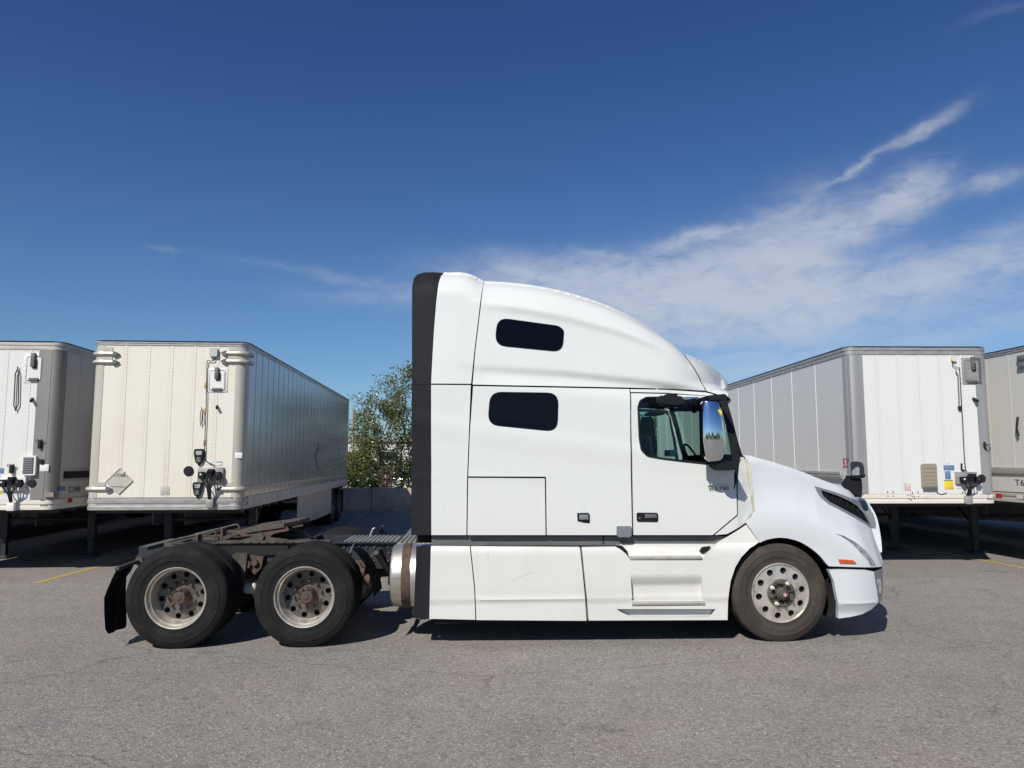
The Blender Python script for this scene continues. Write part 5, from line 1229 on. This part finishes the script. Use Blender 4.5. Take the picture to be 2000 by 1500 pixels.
def tree(name, lab, cat, x, y, h, spread, stems, leaf, nleaf, ls, seed, droop=.2, bare=.25, group=None):
    rg = random.Random(seed); rn = np.random.default_rng(seed)
    r = empty(name, (x, y, 0), 0, label=lab, cat=cat, group=group); b = B(); tips = []
    def grow(p, d, L, rad_, lvl):
        pts = [p]; q = p.copy(); dd = d.copy(); n = 5
        for i in range(n):
            dd = (dd + Vector((rg.gauss(0, .13), rg.gauss(0, .13), .05))).normalized(); q = q + dd*L/n; pts.append(q.copy())
            if lvl > 0: tips.append((q.copy(), lvl))
        b.tube(pts, rad_, 6 if lvl < 2 else 4, rs=[rad_*(1-.75*i/n) for i in range(n+1)])
        if lvl < 3:
            for k in range(rg.randint(4, 6) if lvl else rg.randint(6, 8)):
                t = rg.uniform(.3 if lvl == 0 else .2, 1.0); i = min(int(t*n), n-1); bp = pts[i].lerp(pts[i+1], t*n-i)
                s = (dd*.7 + Vector((rg.gauss(0, .55)*spread, rg.gauss(0, .55)*spread, rg.uniform(-.05, .45)))).normalized()
                grow(bp, s, L*rg.uniform(.38, .58)*(1.15-t*.5), rad_*.45*(1-.5*t), lvl+1)
    for k in range(stems):
        a = rg.uniform(0, 6.28); d = Vector((math.cos(a)*.28*spread, math.sin(a)*.28*spread, 1)).normalized()
        grow(Vector((rg.uniform(-.3, .3)*(stems > 1), rg.uniform(-.3, .3)*(stems > 1), -.05)), d, h*rg.uniform(.7, .9), .035*h/4, 0)
    b.obj('trunk', barkm, r)
    T_ = np.array([t[0] for t in tips if t[0].z > h*bare*rg.uniform(.7, 1.2)]); wts = None
    c = T_[rn.integers(0, len(T_), nleaf)] + rn.normal(0, .13, (nleaf, 3))*np.array([1, 1, .9])
    a = rn.normal(0, 1, (nleaf, 3)); a[:, 2] -= droop; a /= np.linalg.norm(a, axis=1)[:, None]
    e = np.cross(a, rn.normal(0, 1, (nleaf, 3))); e /= np.linalg.norm(e, axis=1)[:, None]
    s = ls*rn.uniform(.6, 1.3, (nleaf, 1)); v = np.stack([c, c+a*s*.5+e*s*.22, c+a*s, c+a*s*.5-e*s*.22], 1).reshape(-1, 3)
    me = bpy.data.meshes.new('crown'); me.vertices.add(len(v)); me.vertices.foreach_set('co', v.ravel())
    me.loops.add(len(v)); me.loops.foreach_set('vertex_index', np.arange(len(v))); me.polygons.add(nleaf)
    me.polygons.foreach_set('loop_start', np.arange(0, len(v), 4)); me.update(); me.validate(); me.materials.append(leaf)
    link(bpy.data.objects.new('crown', me), r); return r
def tx(px, y): return (px-1000)/F*y
tree('leafy_tree', 'olive-green many-stemmed tree behind the barrier beside the black cab edge', 'tree', tx(790, 31)*1.0, 31.0, 5.5, 1.4, 5, leaf1, 9500, .13, 4, bare=.30)
tree('leafy_tree', 'small olive-green tree leaning left above the bushes by the utility poles', 'tree', tx(742, 30.6), 30.6, 4.3, 1.2, 3, leaf1, 5200, .12, 9, bare=.28)
tree('bush', 'yellow-green bush growing over the barrier at the cream trailer rear', 'bush', tx(693, 29.6), 29.6, 2.35, 1.4, 5, leaf2, 5200, .12, 21, bare=.2)
tree('bush', 'dark low bush behind the barrier below the smaller tree', 'bush', tx(728, 29.9), 29.9, 1.9, 1.6, 6, leaf3, 6500, .11, 33, bare=.12)
tree('bush', 'reddish-brown twiggy bush at the foot of the many-stemmed tree', 'bush', tx(766, 29.8), 29.8, 1.7, 1.5, 6, leaf4, 2500, .07, 41, bare=.15)
tree('leafy_tree', 'green tree seen through the cab windows', 'tree', tx(1262, 33), 33, 4.2, 1.1, 4, leaf1, 9000, .13, 51, bare=.25)
tree('bush', 'leafy bush hidden behind the middle of the tractor', 'bush', tx(900, 31), 31, 3.2, 1.2, 4, leaf1, 5000, .12, 61)
tree('bush', 'leafy bush in the gap behind the tractor fuel tank', 'bush', tx(830, 30.5), 30.5, 2.6, 1.3, 5, leaf3, 6000, .12, 71, bare=.15)
# fence on the verge
fe = empty('chain_link_fence', (0, 32.2, 0), 0, label='dark chain-link fence with a top rail running behind the bushes', cat='fence')
zf2 = 1.92-(907-898)/F*32.3
B().tube([(-16, 0, zf2), (6, 0, zf2)], .025, 6).obj('top_rail', seam, fe)
for k in range(9):
    B().tube([(-16+k*2.7, 0, 0), (-16+k*2.7, 0, zf2+.05)], .03, 6).obj('post', seam, fe)
b = B()
for k in range(int(22/.09)):
    x = -16+k*.09
    for s in (1, -1):
        p0, p1 = Vector((x, 0, 0 if s > 0 else zf2)), Vector((x+zf2*.8, 0, zf2 if s > 0 else 0)); w_ = Vector((.002, 0, .002))
        if p1.x > 6: continue
        b._face([b.bm.verts.new(p0-w_), b.bm.verts.new(p1-w_), b.bm.verts.new(p1+w_), b.bm.verts.new(p0+w_)])
b.obj('mesh', seam, fe, smooth=False, kind='stuff')
# utility poles
polem = M('weathered_pole', (.30, .27, .22), .8, layers=[((.18,.15,.12), 4, (1,1,.2), .4, .7, .7)])
def pole(px, top, y, lab, arms):
    x = tx(px, y); z = H + (HZ-top)/F*y*.995
    r = empty('utility_pole', (x, y, 0), 0, label=lab, cat='pole', group='utility poles beyond the yard')
    B().tube([(0, 0, 0), (0, 0, z)], .16, 10, rs=[.13, .09]).obj('pole', polem, r)
    for zz, w_ in arms:
        za = H + (HZ-zz)/F*y; B().box(-w_, w_, -.05, .05, za-.06, za+.06).obj('cross_arm', barkm, r)
        for k in (-1, -.5, .5, 1): B().lathe([(za+.06, .05), (za+.2, .04), (za+.22, 0)], (k*w_*.9, .05, 0), 'z', 8).obj('insulator', paper, r)
    B().lathe([(z-1.2, .0), (z-1.2, .18), (z-.4, .18), (z-.35, 0)], (.3, 0, 0), 'z', 10).obj('transformer', hgrey, r)
pole(690, 798, 62, 'pale utility pole with a cross arm just right of the cream trailer rear', [(839, 2.0)]); pole(714, 793, 70, 'grey utility pole standing behind the small leaning tree', [(810, 1.0)])
b = B(); a_, c_ = (tx(693, 62), 62, H+(HZ-808)/F*62), (tx(718, 62), 58, H+(HZ-890)/F*58)
wr = empty('overhead_wires', (0, 62, 0), 0, label='thin guy wires slanting down from the pale utility pole', cat='wires')
for k, (p0, p1) in enumerate((((693,805),(712,880)),((693,800),(722,870)),((690,839),(640,836)))):
    A = Vector((tx(p0[0], 62), 0, H+(HZ-p0[1])/F*62)); C = Vector((tx(p1[0], 62), 0, H+(HZ-p1[1])/F*62))
    B().tube([A.lerp(C, t)-Vector((0, 0, .25*math.sin(math.pi*t))) for t in np.linspace(0, 1, 8)], .02, 4).obj('wire', seam, wr)
# parked cars beyond the fence
def car(x, y, rz, col, lab, van=False):
    r = empty('parked_car', (x, y, 0), rz, label=lab, cat='car', group='cars parked beyond the fence')
    Lc, Wc = 4.5, 1.8; body = smooth_curve([(-2.2,.35),(-2.25,.7),(-2.1,.92),(-1.3,1.0),(.9,1.0),(2.0,.85),(2.25,.6),(2.2,.35)], 3)
    b = B(); rows = []
    for yy, k in ((-.9, .0), (-.88, 1), (.88, 1), (.9, .0)): rows.append([(px*(.985+.015*k), yy, .35+(pz-.35)*(.93+.07*k)) for px, pz in body])
    b.grid(rows); b.prism([(p[0]*.985, .35+(p[1]-.35)*.93) for p in body], -.9, -.895); b.prism([(p[0]*.985, .35+(p[1]-.35)*.93) for p in body], .895, .9); b.obj('body', col, r, recalc=True)
    cab_ = [(-1.9,.98),(-1.35,1.42),(-.2,1.50),(.55,1.42),(1.25,.98)] if not van else [(-2.1,.98),(-2.0,1.75),(.4,1.8),(1.3,1.05)]
    b = B(); b.prism(rounded(cab_, .1), -.76, .76); b.obj('window_glass', bglass, r)
    b = B(); b.prism(rounded([(cab_[1][0]-.02, cab_[1][1]-.06), (cab_[1][0]+.05, cab_[1][1]+.05), (cab_[2][0], cab_[2][1]+.05), (cab_[-2][0], cab_[-2][1]+.03), (cab_[-2][0]+.1, cab_[-2][1]-.06)], .04), -.77, .77); b.obj('roof', col, r)
    for xx in (-1.35, 1.4):
        for yy in (-.92, .72):
            b = B(); b.lathe([(0, .0), (0, .2), (.02, .22), (.02, .32), (.18, .33), (.2, .2)], (xx, yy, .33), 'y', 20); w_ = b.obj('wheel', rubber, r)
            B().lathe([(-.01, 0), (-.01, .18), (.01, .2)], (xx, yy if yy < 0 else yy+.2, .33), 'y', 12).obj('hub_cap', chrome, w_)
    for xx, mt in ((2.2, lens), (-2.27, redl)):
        for yy in (-.7, .5): B().box(xx, xx+.05, yy, yy+.25, .68, .8, .01).obj('headlight' if xx > 0 else 'tail_light', mt, r)
wc = M('white_car_paint', (.75,.76,.77), .25, coat=.5); yc_ = M('yellow_car_paint', (.55,.36,.03), .3, coat=.5); gc = M('silver_car_paint', (.45,.47,.49), .25, .5, coat=.5)
car(tx(722, 36.5), 36.5, .15, wc, 'white car parked behind the fence under the small tree'); car(tx(696, 42), 42, 0, yc_, 'yellow car glimpsed low between the bushes'); car(tx(775, 38), 38, -.1, gc, 'silver car behind the twiggy bush near the tree trunk')
# low far buildings and a far line of trees
bm2 = M('pale_metal_wall', (.62,.62,.60), .5, layers=[((.5,.5,.48), 1, (1,1,1), .4, .8, .6)]); dk = M('dark_window', (.03,.035,.04), .2)
def shed(x, y, w, d, h, lab, mt):
    r = empty('warehouse', (x, y, 0), 0, label=lab, cat='building', group='low warehouses far behind the yard')
    B().box(0, w, 0, d, 0, h).obj('wall', mt, r, smooth=False); B().box(-.3, w+.3, -.3, d+.3, h, h+.3).obj('roof', railm, r, smooth=False)
    for k in range(int(w/4)): B().box(1+k*4, 3.4+k*4, -.05, .02, h*.45, h*.7).obj('window', dk, r, smooth=False)
    B().box(w/2-1.5, w/2+1.5, -.08, -.051, 0, h*.42).obj('door', gc, r, smooth=False)
shed(-26, 95, 14, 12, 4.2, 'low white warehouse far off, behind the small tree', bm2); shed(-9, 110, 26, 12, 4.6, 'long pale warehouse on the skyline, seen through the cab windows', bm2); shed(-58, 100, 26, 12, 4.5, 'pale warehouse on the skyline hidden behind the left trailers', bm2)
rn = np.random.default_rng(2); nl = 60000
cx_ = rn.uniform(-190, 190, nl); yy = 150+rn.normal(0, 5, nl); hh_ = 4.2+1.8*np.sin(cx_*.11)+1.2*np.sin(cx_*.37+1)+.6*np.sin(cx_*1.3); zz = hh_*rn.uniform(0, 1, nl)**.6
c = np.stack([cx_, yy, zz], 1); a = rn.normal(0, 1, (nl, 3)); a /= np.linalg.norm(a, axis=1)[:, None]; e = np.cross(a, rn.normal(0, 1, (nl, 3))); e /= np.linalg.norm(e, axis=1)[:, None]
s = rn.uniform(.5, 1.1, (nl, 1)); v = np.stack([c, c+a*s*.5+e*s*.3, c+a*s, c+a*s*.5-e*s*.3], 1).reshape(-1, 3)
me = bpy.data.meshes.new('far_treeline'); me.vertices.add(len(v)); me.vertices.foreach_set('co', v.ravel()); me.loops.add(len(v)); me.loops.foreach_set('vertex_index', np.arange(len(v))); me.polygons.add(nl); me.polygons.foreach_set('loop_start', np.arange(0, len(v), 4)); me.update(); me.materials.append(leaf3)
tag(link(bpy.data.objects.new('far_treeline', me)), 'dark green line of trees far off along the horizon', 'trees', kind='stuff')

cx_ = rn.uniform(-70, 70, 26000); c = np.stack([cx_, -48+rn.normal(0, 2, 26000), (5.0+2.0*np.sin(cx_*.21)+1.4*np.sin(cx_*.63))*rn.uniform(0, 1, 26000)**.6], 1); nl = 26000
a = rn.normal(0, 1, (nl, 3)); a /= np.linalg.norm(a, axis=1)[:, None]; e = np.cross(a, rn.normal(0, 1, (nl, 3))); e /= np.linalg.norm(e, axis=1)[:, None]
s = rn.uniform(.4, .9, (nl, 1)); v = np.stack([c, c+a*s*.5+e*s*.3, c+a*s, c+a*s*.5-e*s*.3], 1).reshape(-1, 3)
me = bpy.data.meshes.new('street_trees'); me.vertices.add(len(v)); me.vertices.foreach_set('co', v.ravel()); me.loops.add(len(v)); me.loops.foreach_set('vertex_index', np.arange(len(v))); me.polygons.add(nl); me.polygons.foreach_set('loop_start', np.arange(0, len(v), 4)); me.update(); me.materials.append(leaf3)
tag(link(bpy.data.objects.new('street_trees', me)), 'dark row of trees across the yard, seen only mirrored in chrome and glass', 'trees', kind='stuff')
